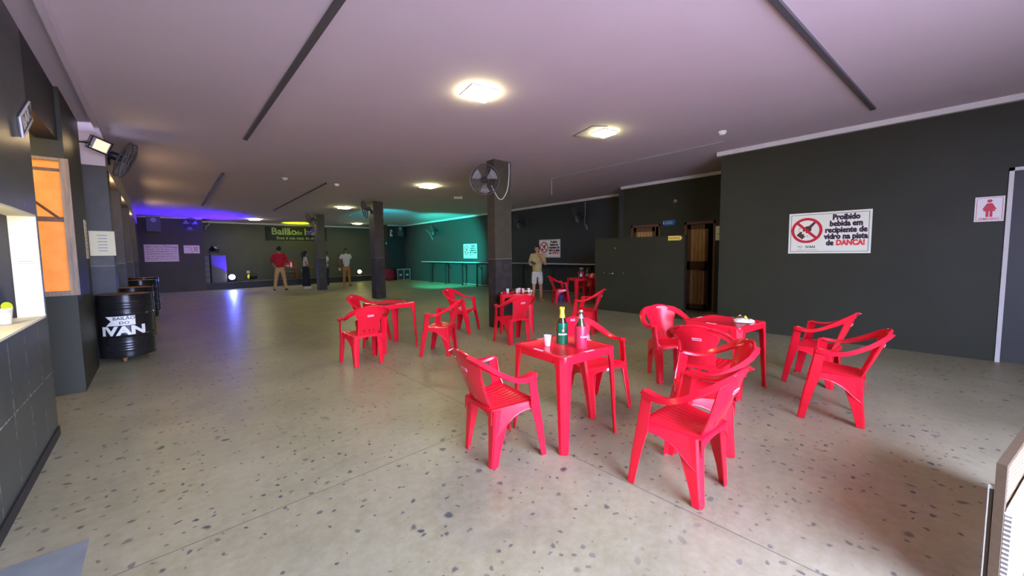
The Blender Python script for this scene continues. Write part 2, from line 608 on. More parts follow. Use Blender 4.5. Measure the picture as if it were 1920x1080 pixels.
def lamp(name, kind, loc, energy, color, size=.1, rot=None, spot=None, blend=.4, parent=None):
    ld = bpy.data.lights.new(name, kind)
    ld.energy = energy
    ld.color = color
    if kind == 'SPOT':
        ld.spot_size = spot
        ld.spot_blend = blend
        ld.shadow_soft_size = size
    elif kind == 'POINT':
        ld.shadow_soft_size = size
    o = bpy.data.objects.new(name, ld)
    COL.objects.link(o)
    o.location = loc
    if rot is not None:
        o.rotation_euler = Vector(rot).to_track_quat('-Z', 'Y').to_euler()
    if parent:
        o.parent = parent
    return o


# ================================================================== THE ROOM
b = MB(); b.box(-4.5, 13.5, -2.6, 24.0, -0.12, 0.0)
struct('floor', b, 'floor')
b = MB()
b.add([(-4.5, -2.6, zc(-2.6)), (13.5, -2.6, zc(-2.6)), (13.5, 24, zc(24)), (-4.5, 24, zc(24)),
       (-4.5, -2.6, 3.6), (13.5, -2.6, 3.6), (13.5, 24, 3.4), (-4.5, 24, 3.4)],
      [(0, 3, 2, 1), (4, 5, 6, 7), (0, 1, 5, 4), (2, 3, 7, 6), (1, 2, 6, 5), (0, 4, 7, 3)])
struct('ceiling', b, 'ceiling')

# left wall with the serving window
XL = -0.68
b = MB()
b.box(XL - 0.15, XL, -2.6, 2.9, 0, 3.40)
b.box(XL - 0.15, XL, 2.9, 4.9, 0, 1.0)
b.box(XL - 0.15, XL, 2.9, 4.9, 1.83, 3.40)
b.box(XL - 0.15, XL, 4.87, 4.9, 1.0, 1.83)
struct('wall_left', b, 'tile')
b = MB(); b.box(XL - 0.002, XL + 0.012, -2.6, 4.88, 0.0, 0.075)
struct('baseboard_left', b, 'wall_dark')
b = MB(); b.box(-0.66, -0.34, 1.2, 2.92, 0.0, 0.004)
struct('trim_11', b, mat('worn_steel_cover', (0.20, 0.21, 0.20), 0.45, noise=0.3, nscale=6))
# white reveal of the serving window
b = MB()
b.box(XL - 0.145, XL - 0.004, 4.855, 4.872, 1.0, 1.83)
b.box(XL - 0.145, XL - 0.004, 2.9, 4.86, 1.815, 1.832)
b.box(XL - 0.50, XL - 0.004, 2.9, 4.86, 0.998, 1.015)
struct('window_1', b, 'grey_white')
# room behind the window
b = MB()
b.box(-4.4, -4.3, -2.6, 4.9, 0, 3.4)
b.box(-4.4, XL - 0.15, 4.9, 5.0, 0, 3.4)
b.box(-4.4, XL - 0.15, -2.6, -2.5, 0, 3.4)
struct('wall_bar_room', b, 'wall_dark')
# lintel over the side passage
b = MB(); b.box(XL - 0.15, XL, 4.9, 6.25, 2.72, 3.40)
b.box(-2.7, -2.6, 5.0, 6.25, 0, 3.40)
struct('wall_passage_lintel', b, 'wall_dark')
# pier with the orange window (faces the camera)
b = MB()
b.box(-2.6, -0.645, 6.35, 7.6, 0, 3.40)
b.box(-2.6, -0.645, 6.25, 6.35, 0, 1.08)
b.box(-2.6, -0.645, 6.25, 6.35, 2.52, 3.40)
b.box(-2.6, -1.02, 6.25, 6.35, 1.08, 2.52)
b.box(-0.672, -0.645, 6.25, 6.35, 1.08, 2.52)
struct('wall_pier', b, 'wall')
wn = MB()
wn.box(-0.685, -0.618, 6.215, 6.249, 1.08, 2.53)
wn.box(-1.02, -0.686, 6.215, 6.249, 1.08, 1.13)
wn.box(-1.02, -0.686, 6.215, 6.249, 2.50, 2.53)
wo = struct('window_2', wn, 'wood_frame')
MB().box(-1.015, -0.675, 6.30, 6.31, 1.085, 2.515).build('window_pane', 'orange', wo, smooth=False)
b = MB()
b.box(-1.0, -0.675, 6.285, 6.30, 1.87, 1.92)
b.box(-1.0, -0.675, 6.285, 6.30, 2.40, 2.43)
b.tube([(-1.0, 6.29, 2.2), (-0.72, 6.29, 1.9)], 0.012)
b.build('window_bars', 'wood_dark', wo, smooth=False)
# farther piers along the left, cream beams over them
for i, (y0, y1) in enumerate(((8.2, 8.65), (11.0, 11.45), (14.4, 14.85), (18.4, 18.85))):
    b = MB(); b.box(-0.78, -0.45, y0, y1, 0, 2.80)
    struct('wall_left_pier', b, 'column')
b = MB(); b.box(-0.9, -0.78, 7.6, 21.2, 0, 2.80)
struct('wall_left_back', b, 'wall')
b = MB(); b.box(-1.1, -0.45, 8.1, 21.2, 2.80, 3.40)
struct('trim_1', b, 'cream')
b = MB(); b.box(-0.50, -0.45, -2.6, 8.09, 3.20, 3.42)
struct('trim_2', b, 'ceiling')

# right side: near wall, toilet wall, recess wall
XR = 7.85
b = MB()
b.box(XR, XR + 0.15, -0.73, 2.45, 0, 3.45)
b.box(XR, 9.65, 2.45, 2.6, 0, 3.45)
b.box(XR, XR + 0.15, -2.6, -0.73, 2.43, 3.45)
struct('wall_right', b, 'wall')
b = MB(); b.box(XR + 0.06, XR + 0.10, -2.6, -0.73, 0.0, 2.43)
dr = struct('door_1', b, 'door_grey')
b = MB()
b.box(XR - 0.02, XR + 0.14, -0.775, -0.735, 0.0, 2.46)
b.box(XR - 0.02, XR + 0.14, -2.6, -0.735, 2.42, 2.46)
b.build('door_frame', 'trim', dr, smooth=False)
XB = 9.65
b = MB()
b.box(XB, XB + 0.15, 2.6, 3.28, 0, 3.45)
b.box(XB, XB + 0.15, 4.0, 4.62, 0, 3.45)
b.box(XB, XB + 0.15, 5.46, 5.70, 0, 3.45)
b.box(XB, XB + 0.15, 3.28, 4.0, 2.18, 3.45)
b.box(XB, XB + 0.15, 4.62, 5.46, 2.18, 3.45)
b.box(XB + 1.6, XB + 1.7, 2.4, 5.7, 0, 3.45)
b.box(XB, XB + 1.6, 2.4, 2.6, 0, 3.45)
struct('wall_toilets', b, 'wall')
for di, (y0, y1, ya) in enumerate(((3.28, 4.0, 3.46), (4.62, 5.46, 4.80))):
    fr = MB()
    fr.box(XB - 0.015, XB + 0.12, y1 - 0.06, y1, 0, 2.18)
    fr.box(XB - 0.015, XB + 0.12, y0, y0 + 0.05, 0, 2.18)
    fr.box(XB - 0.015, XB + 0.12, y0, y1, 2.12, 2.18)
    d = struct('door_%d' % (di + 2), fr, 'wood_dark')
    lf = MB()
    lf.box(XB + 0.06, XB + 0.10, ya, y1 - 0.06, 0.04, 2.12)
    lf.build('door_leaf', 'wood', d, smooth=False)
    rl = MB()
    rl.box(XB + 0.045, XB + 0.06, ya, y1 - 0.06, 0.04, 0.16)
    rl.box(XB + 0.045, XB + 0.06, ya, y1 - 0.06, 1.0, 1.22)
    rl.box(XB + 0.045, XB + 0.06, ya, y1 - 0.06, 2.0, 2.12)
    rl.box(XB + 0.045, XB + 0.06, ya, ya + 0.07, 0.04, 2.12)
    rl.box(XB + 0.045, XB + 0.06, y1 - 0.13, y1 - 0.06, 0.04, 2.12)
    rl.build('door_rails', 'wood_dark', d, smooth=False)
    hd = MB()
    hd.tube([(XB + 0.045, ya + 0.04, 1.0), (XB + 0.0, ya + 0.04, 1.0), (XB - 0.005, ya + 0.15, 1.0)], 0.009)
    hd.build('door_handle', 'black', d)
XC = 10.66
b = MB()
b.box(XC, XC + 0.15, 5.85, 20.6, 0, 3.45)
b.box(XB, XB + 1.75, 5.70, 5.85, 0, 3.45)
struct('wall_right_recess', b, 'wall_teal')
b = MB(); b.box(8.25, 8.37, 3.42, 5.68, 0, 1.81)
struct('wall_partition', b, 'wall')
pc = MB()
random.seed(9)
for (y_, z_, r_) in ((5.10, 1.56, .014), (5.16, .94, .022), (5.24, .93, .012), (5.40, .95, .010), (4.86, .95, .012)):
    pc.prism([(y_ + r_ * random.uniform(.6, 1.2) * math.cos(k), z_ + r_ * random.uniform(.6, 1.2) * math.sin(k)) for k in (0, 1, 2, 3, 4, 5)], -.001, .001, Matrix(((0, 0, -1, 8.249), (1, 0, 0, 0), (0, 1, 0, 0), (0, 0, 0, 1))))
pco = pc.build('paint_chips', 'trim', bpy.data.objects['wall_partition'], smooth=False)
# white crown strips
def strip(name, x0, x1, y0, y1, dz=0.0):
    b = MB()
    for k in range(1):
        za, zb = zc(y0) + dz, zc(y1) + dz
        b.add([(x0, y0, za - 0.075), (x1, y0, za - 0.075), (x1, y1, zb - 0.075), (x0, y1, zb - 0.075),
               (x0, y0, za + 0.03), (x1, y0, za + 0.03), (x1, y1, zb + 0.03), (x0, y1, zb + 0.03)],
              [(0, 3, 2, 1), (4, 5, 6, 7), (0, 1, 5, 4), (2, 3, 7, 6), (1, 2, 6, 5), (0, 4, 7, 3)])
    struct(name, b, 'trim')
strip('trim_3', XR - 0.07, XR, -2.6, 2.66)
strip('trim_4', XB - 0.07, XB, 2.6, 5.76)
strip('trim_5', XC - 0.06, XC, 5.8, 20.5)
strip('trim_6', XR - 0.05, XB, 2.6, 2.66)
strip('trim_7', -0.7, 1.55, 21.14, 21.2)
strip('trim_8', 1.55, 9.6, 22.72, 22.8)
strip('trim_9', 9.6, 10.66, 20.44, 20.5)
# far end: wall at left of the stage, stage alcove, wall at right
b = MB(); b.box(-1.62, 1.55, 21.2, 22.95, 0, 3.40)
struct('wall_far_left', b, 'brown_wall')
b = MB(); b.box(1.4, 9.8, 22.8, 22.95, 0, 3.40)
struct('wall_stage_back', b, 'stage_wall')
b = MB(); b.box(9.6, 10.8, 20.5, 22.95, 0, 3.40)
struct('wall_far_right', b, 'wall_dark')
b = MB(); b.box(1.55, 9.6, 21.2, 22.8, 0, 0.28)
st = struct('stage_platform', b, 'wall_dark')
b = MB(); b.box(1.55, 9.6, 21.18, 22.8, 0.28, 0.30)
b.build('stage_top', 'column', st, smooth=False)
# pipe casing in the far left corner
b = MB(); b.tube([(-0.52, 20.9, 0), (-0.52, 20.9, 2.79)], 0.06, n=10)
struct('trim_10', b, 'column', smooth=True)

b = MB(); b.box(2.9, 13.5, -2.75, -2.6, 0, 3.45)  # unseen front wall, sized to keep daylight off the right floor
struct('wall_front', b, 'wall')
# columns
for (x0, x1, y0, y1) in ((4.84, 5.28, 5.64, 5.86), (5.30, 5.63, 12.27, 12.64), (4.97, 5.28, 17.17, 17.53)):
    b = MB(); b.box(x0, x1, y0, y1, 0, 3.40)
    struct('column', b, 'column')


# ================================================================== CEILING LAMPS
def panel(label, x, y, half, rz, power_mat='panel_light', group='square ceiling lights', dz=0.0):
    z = zc(y)
    t = thing('ceiling_light', label, 'ceiling light', (x, y, z), rz, group)
    h = half
    MB().box(-h, h, -h, h, -0.040, -0.004).build('diffuser', power_mat, t, smooth=False)
    f = MB()
    for (a0, a1, b0, b1) in ((-h - .012, h + .012, -h - .012, -h - .002), (-h - .012, h + .012, h + .002, h + .012),
                             (-h - .012, -h - .002, -h, h), (h + .002, h + .012, -h, h)):
        f.box(a0, a1, b0, b1, -0.014, 0.002)
    f.build('frame', 'white', t, smooth=False)
    return t


M['panel_light_dim'] = mat('panel_diffuser_yellow', (0.9, 0.9, 0.8), 0.5, emit=(0.95, 1.0, 0.45), estr=PANEL_E * .75)
panel('square lit panel nearest the camera, in the middle of the ceiling', 2.78, 3.48, 0.152, R(-12))
t2 = panel('square lit panel with a bare wire frame beside it', 5.10, 3.36, 0.128, R(-10), 'panel_light_dim')
b = MB()
b.tube([(-0.40, -0.16, -0.02), (-0.32, 0.34, -0.02), (0.24, 0.22, -0.02)], 0.006, n=6)
b.tube([(-0.40, -0.16, -0.02), (-0.2, -0.26, -0.02)], 0.006, n=6)
b.build('wire_frame', 'dgrey', t2)
panel('square lit panel left of the big pillar fan', 5.30, 8.8, 0.17, R(0))
panel('lit panel just left of the middle pillar top', 5.10, 14.3, 0.17, R(0))
panel('lit panel at the stage front, above the banner left end', 3.38, 20.6, 0.19, R(0))
panel('lit panel at the stage front, right of the far pillar', 7.95, 20.5, 0.17, R(0))

# dark rails and thin conduits on the ceiling
def rail(label, p0, p1, wd, group=None, m='dgrey', h=0.03):
    a, c = Vector((p0[0], p0[1], zc(p0[1]) - h / 2)), Vector((p1[0], p1[1], zc(p1[1]) - h / 2))
    d = (c - a)
    L = d.length
    t = thing('ceiling_rail', label, 'ceiling rail', a, 0, group)
    t.rotation_euler = d.to_track_quat('X', 'Z').to_euler()
    MB().box(0, L, -wd / 2, wd / 2, -h / 2, h / 2).build('channel', m, t, smooth=False)
    for xa, xb in ((-0.012, 0.0), (L, L + 0.012)):
        e = MB(); e.box(xa, xb, -wd / 2 - .003, wd / 2 + .003, -h / 2 - .003, h / 2)
        e.build('end_cap', 'black', t, smooth=False)


rail('long dark rail on the ceiling at upper left', (1.05, 1.4), (1.10, 7.05), 0.05, 'dark ceiling rails')
rail('dark rail on the ceiling running across at upper right', (3.0, 0.84), (6.98, 0.49), 0.05, 'dark ceiling rails')
rail('short dark rail on the ceiling near the left barrels', (1.14, 10.1), (1.23, 16.2), 0.05, 'dark ceiling rails')
rail('thin dark rail on the ceiling before the stage banner', (3.14, 9.97), (3.32, 16.5), 0.025, 'dark ceiling rails')
b = MB()
pts = [(7.06 + 0.05 * i / 5, 2.3 + 3.84 * i / 5, zc(2.3 + 3.84 * i / 5) - 0.012) for i in range(6)]
b.tube(pts + [(7.12, 6.16, 3.2), (7.12, 6.16, 2.86)], 0.011, n=6)
tag(b.build('conduit', 'grey'), 'thin pale conduit along the ceiling with a hanging drop end', 'conduit')


def detector(label, x, y):
    t = thing('smoke_detector', label, 'smoke detector', (x, y, zc(y)), 0, 'smoke detectors')
    MB().lathe([(0.02, 0.004), (0.06, 0.0), (0.06, -0.02), (0.05, -0.03)], n=16).build('base', 'white', t)
    MB().lathe([(0.045, -0.028), (0.04, -0.05), (0.02, -0.06)], n=16).build('sensor', 'white', t)


detector('small white smoke detector by the corner of the right wall', 6.5, 2.15)
detector('small white smoke detector left of centre, over the dance floor', 2.25, 9.91)
detector('small white smoke detector beside the thin rail, before the stage', 3.40, 9.97)
t = thing('emergency_light', 'small white emergency light on the ceiling left of the big pillar fan', 'emergency light', (7.0, 9.9, zc(9.9)), R(-40))
MB().box(-0.13, 0.13, -0.03, 0.03, -0.06, 0.004).build('housing', 'white', t, smooth=False)
MB().box(-0.11, 0.11, -0.032, -0.028, -0.055, -0.01).build('lens', 'trim', t, smooth=False)

# ================================================================== RED PLASTIC CHAIRS
def lerp(a, c, t):
    return a + (c - a) * t


def interp(tab, x):
    for (x0, *v0), (x1, *v1) in zip(tab, tab[1:]):
        if x0 <= x <= x1 or (x1 <= x <= x0):
            t = (x - x0) / (x1 - x0) if x1 != x0 else 0
            return [lerp(p, q, t) for p, q in zip(v0, v1)]
    return list(tab[0][1:]) if abs(x - tab[0][0]) < abs(x - tab[-1][0]) else list(tab[-1][1:])


def back_point(u, v):
    """curved backrest panel, u -1..1, v 0..1"""
    hw = interp([(0, .138), (.35, .138), (.6, .152), (.8, .178), (1, .190)], v)[0]
    x = hw * u
    z = 0.385 + 0.420 * v - (0.055 * u * u + 0.02 * u ** 4) * max(0, (v - .55) / .45)
    y = -0.165 - 0.165 * v - 0.012 * math.sin(PI * v) + 0.045 * u * u * (0.25 + v)
    return (x, y, z)


def make_chair():
    t = thing('plastic_armchair', '', 'chair')
    # seat: gently dished, moulded ribs run front to back
    g = []
    NX, NY = 46, 13
    for j in range(NY):
        v = j / (NY - 1)
        y = lerp(0.182, -0.185, v)
        hw = lerp(0.238, 0.185, v)
        row = []
        for i in range(NX):
            u = -1 + 2 * i / (NX - 1)
            z = 0.425 - 0.018 * math.sin(PI * min(1, v * 1.1)) * (1 - u * u) - 0.02 * v
            if v < 0.12:
                z -= 0.02 * (1 - v / 0.12) ** 2
            if abs(u) < 0.86 and 0.16 < v < 0.92 and (i % 4) in (0, 1):
                z -= 0.006
            row.append((u * hw, y, z))
        g.append(row)
    MB().sheet(g, 0.006).build('seat', 'red', t, angle=50)
    # apron
    ap = MB()
    for sgn in (-1, 1):
        gg = []
        n = 14
        for i in range(n):
            s = i / (n - 1)
            y = lerp(0.166, -0.170, s)
            x = sgn * lerp(0.246, 0.184, s)
            zt = 0.424 - 0.018 * s
            zb = interp([(0, .345), (.08, .372), (.25, .374), (.42, .362), (.58, .336), (.72, .298), (.85, .25), (1, .21)], s)[0]
            gg.append([(x, y, zt), (x + sgn * 0.004, y, lerp(zt, zb, .5)), (x + sgn * 0.006, y, zb)])
        ap.sheet(gg, 0.007)
        ap.tube([tuple(Vector(q[2]) + Vector((sgn * .003, 0, 0))) for q in gg], .0055, n=6)
    for y0, zz, hx, dep in ((0.184, 0.408, 0.235, 0.045), (-0.186, 0.404, 0.185, 0.05)):
        gg = []
        for i in range(13):
            u = -1 + 2 * i / 12
            e = dep * (0.45 + 0.55 * u * u) + (0.05 * max(0, abs(u) - .8) / .2)
            gg.append([(u * hx, y0, zz), (u * hx, y0 + (0.004 if y0 > 0 else -0.004), zz - e)])
        ap.sheet(gg, 0.006)
    ap.build('seat_apron', 'red', t)
    # backrest with three little slots low down
    g = [[back_point(-1 + 2 * i / 26, j / 20) for i in range(27)] for j in range(21)]
    sk = {(j, i) for j in (3, 4) for i in (7, 13, 18)}
    bk = MB().sheet(g, 0.007, sk)
    rim = [back_point(u, 1.0) for u in [-.98 + 1.96 * k / 16 for k in range(17)]]
    bk.tube(rim, 0.0105, n=7)
    for sgn in (-1, 1):
        bk.tube([back_point(sgn * .93, v) for v in (0.02, .2, .4, .6, .8)], 0.006, n=5)
    bk.build('backrest', 'red', t)
    # arm bands sweep from the top of the back forward and down to the arm ends
    for sgn in (-1, 1):
        path = [((.110, -.306, .772), (0, .93, .36), .030), ((.172, -.286, .756), (-.10, .93, .36), .032), ((.222, -.245, .728), (-.30, .80, .5), .031),
                ((.252, -.19, .692), (-.42, .60, .65), .027), ((.270, -.12, .655), (-.36, .40, .85), .026), ((.278, -.05, .629), (-.2, .15, .97), .026),
                ((.277, .02, .622), (-.06, -.05, 1), .026), ((.270, .08, .630), (0, -.1, 1), .026), ((.264, .116, .637), (0, .25, .94), .026), ((.262, .136, .622), (0, .9, .4), .025)]
        P = [Vector((sgn * p[0][0], p[0][1], p[0][2])) for p in path]
        gg = []
        for i, (p, nrm, hwid) in enumerate(path):
            T = (P[min(i + 1, len(P) - 1)] - P[max(i - 1, 0)]).normalized()
            N = Vector((sgn * nrm[0], nrm[1], nrm[2])).normalized()
            W = T.cross(N).normalized()
            N2 = W.cross(T)
            so = 1 if (W.x * sgn) > 0 else -1
            da, db = (0.014, 0.032) if so > 0 else (0.032, 0.014)
            gg.append([P[i] - W * hwid - N2 * da, P[i] - W * hwid * .92, P[i], P[i] + W * hwid * .92, P[i] + W * hwid - N2 * db])
        MB().sheet(gg, 0.008).build('armrest', 'red', t)
        # front leg is one channel from arm end to floor
        zs = [(.630, .262, .140, .070, .022), (.55, .262, .150, .070, .020), (.45, .259, .168, .074, .026), (.41, .257, .174, .076, .050),
              (.36, .255, .184, .072, .062), (.25, .253, .206, .062, .058), (.10, .253, .228, .050, .050), (.0, .254, .242, .044, .044)]
        gg = []
        for z, x, y, fy, fx in zs:
            X = sgn * x
            gg.append([(X, y - fy, z), (X + sgn * .002, y - fy * .5, z), (X + sgn * .001, y - .008, z), (X - sgn * .008, y, z), (X - sgn * fx * .55, y + .002, z), (X - sgn * fx, y, z)])
        lg = MB().sheet(gg, 0.008)
        for q in (0, -1):
            lg.tube([w_[q] for w_ in gg[3:]], .0055, n=6)
        lg.build('leg', 'red', t)
        zs = [(.405, .192, -.168, .12, .075), (.33, .193, -.172, .115, .072), (.22, .193, -.178, .086, .062), (.10, .192, -.187, .058, .05), (0, .190, -.194, .046, .044)]
        gg = []
        for z, x, y, fy, fx in zs:
            X = sgn * x
            gg.append([(X, y + fy, z), (X + sgn * .002, y + fy * .5, z), (X + sgn * .001, y + .008, z), (X - sgn * .008, y, z), (X - sgn * fx * .55, y - .002, z), (X - sgn * fx, y, z)])
        lg = MB().sheet(gg, 0.008)
        for q in (0, -1):
            lg.tube([w_[q] for w_ in gg[1:]], .0055, n=6)
        lg.build('leg', 'red', t)
    # pale brand stickers: outside of the back, top rim, front of the seat
    def sticker(c, X, Y, w_, h_, txt=None):
        X, Y = Vector(X).normalized(), Vector(Y).normalized()
        Z = X.cross(Y).normalized()
        mt = Matrix((X, Y, Z)).transposed().to_4x4()
        mt.translation = Vector(c)
        o = MB().box(-w_ / 2, w_ / 2, -h_ / 2, h_ / 2, -0.001, 0.0012, mt).build('sticker', 'red_label', t, smooth=False)
        o['label'] = 'pale pink sticker'
        if txt:
            mb = MB(); add_text(mb, txt, h_ * .8, 0, 0, 0.0022, 0.95, 0.0006, mtx=mt)
            mb.build('lettering', 'label_ink', o, smooth=False)
    p0, p1 = Vector(back_point(0, .62)), Vector(back_point(0, .76))
    c = (p0 + p1) / 2 + Vector((0, -.0055, 0))
    sticker(c, (1, 0, 0), p1 - p0, 0.082, 0.026, 'BRAHMA')
    p0, p1 = Vector(back_point(0, .90)), Vector(back_point(0, .97))
    sticker((p0 + p1) / 2 + Vector((0, .0055, 0)), (-1, 0, 0), p1 - p0, 0.06, 0.02, 'BRAHMA')
    sticker((0.0, .1925, .392), (-1, 0, 0), (0, 0, 1), 0.05, 0.024)
    return t


chair0 = make_chair()
chairs = [
    (1.812, 2.089, 262.5, 'red plastic armchair left of the front table, facing the two sleeved bottles', 'front table'),
    (3.032, 2.094, 168, 'red plastic armchair behind the front table, half hidden by its bottles', 'front table'),
    (2.382, 0.967, 357, 'nearest red plastic armchair at lower right, seen from its back and side', 'loose'),
    (3.002, 1.089, 28, 'red plastic armchair tucked directly behind the nearest lower right chair', 'loose'),
    (3.812, 1.374, 278, 'red plastic armchair with its back to the camera, pushed to the snack bag table', 'snack'),
    (4.342, 1.934, 141.5, 'red plastic armchair facing the camera at the left end of the snack bag table', 'snack'),
    (4.332, 0.449, 5, 'red plastic armchair standing alone at far right, the nearer of two', 'right'),
    (5.322, 0.734, 355, 'red plastic armchair by the dark right wall, the farther of two', 'right'),
    (2.022, 5.159, 358, 'red plastic armchair with its back to the camera at the bare left table', 'left table'),
    (2.57, 6.20, 226, 'red plastic armchair behind the bare left table, only its back top showing', 'left table'),
    (3.042, 4.814, 38.5, 'red plastic armchair facing left, just right of the bare left table', 'left table'),
    (4.202, 5.864, 210, 'red plastic armchair out on the floor, seen past the left table, facing right', 'left table'),
    (4.282, 4.554, 349.5, 'red plastic armchair with its back to the camera at the beer cup table', 'cup table'),
    (5.732, 4.144, 22, 'red plastic armchair facing left, behind the sleeved bottles and before the partition', 'cup table'),
    (8.44, 7.0, 235, 'red plastic armchair left of the far table, a blue cooler behind it', 'far table'),
    (9.732, 6.964, 92, 'red plastic armchair half hidden behind the far table with bottles', 'far table'),
]
for i, (x, y, a, lab, g) in enumerate(chairs):
    o = chair0 if i == 0 else copy_tree(chair0)
    o.location = (x, y, 0.004)
    o.rotation_euler = (0, 0, R(a))
    o['label'] = lab
    o['group'] = 'red plastic armchairs'


# ================================================================== RED PLASTIC TABLES
def rsq(h, r, n=5):
    pts = []
    for cx, cy, a0 in ((h - r, h - r, 0), (-(h - r), h - r, 90), (-(h - r), -(h - r), 180), (h - r, -(h - r), 270)):
        for k in range(n + 1):
            a = R(a0 + 90 * k / n)
            pts.append((cx + r * math.cos(a), cy + r * math.sin(a)))
    return pts


def make_table():
    t = thing('plastic_table', '', 'table')
    prof = [(0.292, .655), (0.298, .708), (0.296, .717), (0.290, .720), (0.262, .720), (0.257, .7155), (0.0, .7155)]
    b = MB()
    loops = []
    for h, z in prof:
        if h == 0:
            loops.append(None)
            continue
        loops.append([(x, y, z) for x, y in rsq(h, 0.045 if h > .28 else 0.03)])
    n = len(loops[0])
    inner = [(x, y, z) for (x, y), z in zip(rsq(0.284, .04), [.655] * n)]
    inner2 = [(x, y, .707) for x, y in rsq(0.284, .04)]
    seq = [inner2, inner] + [l for l in loops if l]
    o = 0
    for l in seq:
        b.v += l
    for i in range(len(seq) - 1):
        for k in range(n):
            b.f.append((i * n + k, i * n + (k + 1) % n, (i + 1) * n + (k + 1) % n, (i + 1) * n + k))
    b.f.append(tuple((len(seq) - 1) * n + k for k in range(n)))
    b.f.append(tuple(k for k in range(n))[::-1])
    b.build('tabletop', 'red', t)
    for sx_, sy_ in ((1, 1), (-1, 1), (-1, -1), (1, -1)):
        gg = []
        for z, cpos, a, ch in ((.700, .297, .105, .040), (.655, .298, .095, .040), (.60, .299, .078, .038), (.40, .303, .066, .034), (.15, .308, .054, .029), (0, .312, .047, .026)):
            gg.append([(sx_ * (cpos - a), sy_ * cpos, z), (sx_ * (cpos - ch - (a - ch) * .4), sy_ * cpos, z), (sx_ * (cpos - ch), sy_ * cpos, z), (sx_ * cpos, sy_ * (cpos - ch), z),
                       (sx_ * cpos, sy_ * (cpos - ch - (a - ch) * .4), z), (sx_ * cpos, sy_ * (cpos - a), z)])
        MB().sheet(gg, 0.007).build('leg', 'red', t, angle=20)
    for a in range(4):
        mt = Matrix.Rotation(R(90 * a), 4, 'Z')
        o = MB().box(-0.05, 0.05, -0.288, -0.263, .7195, .7212, mt).build('sticker', 'red_label', t, smooth=False)
        o['label'] = 'pale pink sticker'
    return t


table0 = make_table()
tables = [
    (2.415, 1.966, 354, 'red square plastic table in front holding two sleeved bottles and a cup'),
    (2.65, 5.68, 6.5, 'bare red square plastic table in the left group'),
    (4.451, 1.401, 352, 'red square plastic table with a crumpled snack bag on it'),
    (4.96, 5.19, 47, 'red square plastic table with beer cups, before the big pillar'),
    (9.02, 6.72, 335, 'far red square plastic table with a bucket of bottles, beside the partition'),
]
for i, (x, y, a, lab) in enumerate(tables):
    o = table0 if i == 0 else copy_tree(table0)
    o.location = (x, y, 0.002)
    o.rotation_euler = (0, 0, R(a))
    o['label'] = lab
    o['group'] = 'red plastic tables'
TZ = 0.7175


# ================================================================== THINGS ON THE TABLES
def bottle_profile(s=1.0):
    return [(r * s, z * s) for r, z in ((.034, 0), (.036, .005), (.036, .165), (.033, .185), (.022, .215), (.0155, .24), (.0135, .275), (.0155, .278), (.0155, .288), (.012, .291))]


def cyl_warp(rad, a0):
    def f(p):
        a = a0 + p[0] / rad
        r = rad + p[2]
        return (r * math.cos(a), r * math.sin(a), p[1])
    return f


def sleeved(label, x, y, sleeve, glass, foil, txt, word_a, crest=False):
    t = thing('sleeved_bottle', label, 'bottle', (x, y, TZ))
    MB().lathe([(.047, 0), (.0485, .006), (.0485, .172), (.046, .178), (.041, .178), (.041, .172), (.041, .05)], n=32).build('sleeve', sleeve, t)
    MB().lathe([(r, z + 0.006) for r, z in bottle_profile()], n=24).build('glass_bottle', glass, t)
    if foil == 'foil':
        f = MB()
        f.lathe([(.0235, .218), (.0245, .225), (.0215, .24), (.0185, .262), (.0185, .292), (.015, .300)], n=13)
        for k in range(7):
            a = k * .9
            f.box(-.004, .004, .012, .020, .285, .300 + .012 * ((k * 37) % 5) / 4, Matrix.Rotation(a, 4, 'Z'))
        f.build('torn_foil', 'foil', t, angle=20)
    else:
        MB().lathe([(.0145, .286), (.0160, .288), (.0165, .298), (.0150, .302), (.008, .303)], n=18).build('cap', 'silver', t)
        nl = MB()
        nl.lathe([(.0195, .236), (.0165, .256), (.0152, .268)], n=18, cap=False)
        nl.build('neck_label', 'silver', t)
    mb = MB()
    add_text(mb, txt, .021 if crest else .022, 0, 0.085 if crest else .095, .0015, .95, .0006, warp=cyl_warp(.0485, word_a))
    mb.build('lettering', 'vinyl' if crest else 'red_label', t, smooth=False)
    if crest:
        c = MB()
        gg = [[cyl_warp(.0485, word_a)((-.012 + .024 * i / 6, z, .0012)) for i in range(7)] for z in (.105, .117, .13)]
        c.sheet(gg, .001)
        c.build('crest', 'sign_red', t, smooth=False)
        c = MB()
        gg = [[cyl_warp(.0485, word_a)((-.006 + .012 * i / 4, z, .0025)) for i in range(5)] for z in (.110, .118, .126)]
        c.sheet(gg, .001)
        c.build('crest_figure', 'vinyl', t, smooth=False)
    return t


sleeved('beer bottle in a green sleeve with torn yellow foil, on the front table', 2.447, 2.008, 'cool_green', 'glass_brown', 'foil', 'BRAHMA', R(228), True)
sleeved('beer bottle in a red sleeve on the front table, nearer the camera', 2.440, 1.812, 'cool_red', 'glass_green', None, 'Brahma', R(252))

CUPP = [(.021, 0), (.0215, .002), (.031, .086), (.0335, .088), (.033, .0895), (.0302, .087), (.0205, .004)]
def cup(label, x, y, fill=0.0, group='plastic cups on the tables'):
    t = thing('plastic_cup', label, 'cup', (x, y, TZ + .0005), 0, group)
    MB().lathe(CUPP + [(.0, .004)], n=20, cap=False).build('cup_wall', 'cup', t)
    if fill:
        MB().lathe([(.0, .006), (.020, .006), (.0203 + .0098 * fill, .006 + .08 * fill), (0, .006 + .08 * fill)], n=18, cap=False).build('beer', 'beer', t)


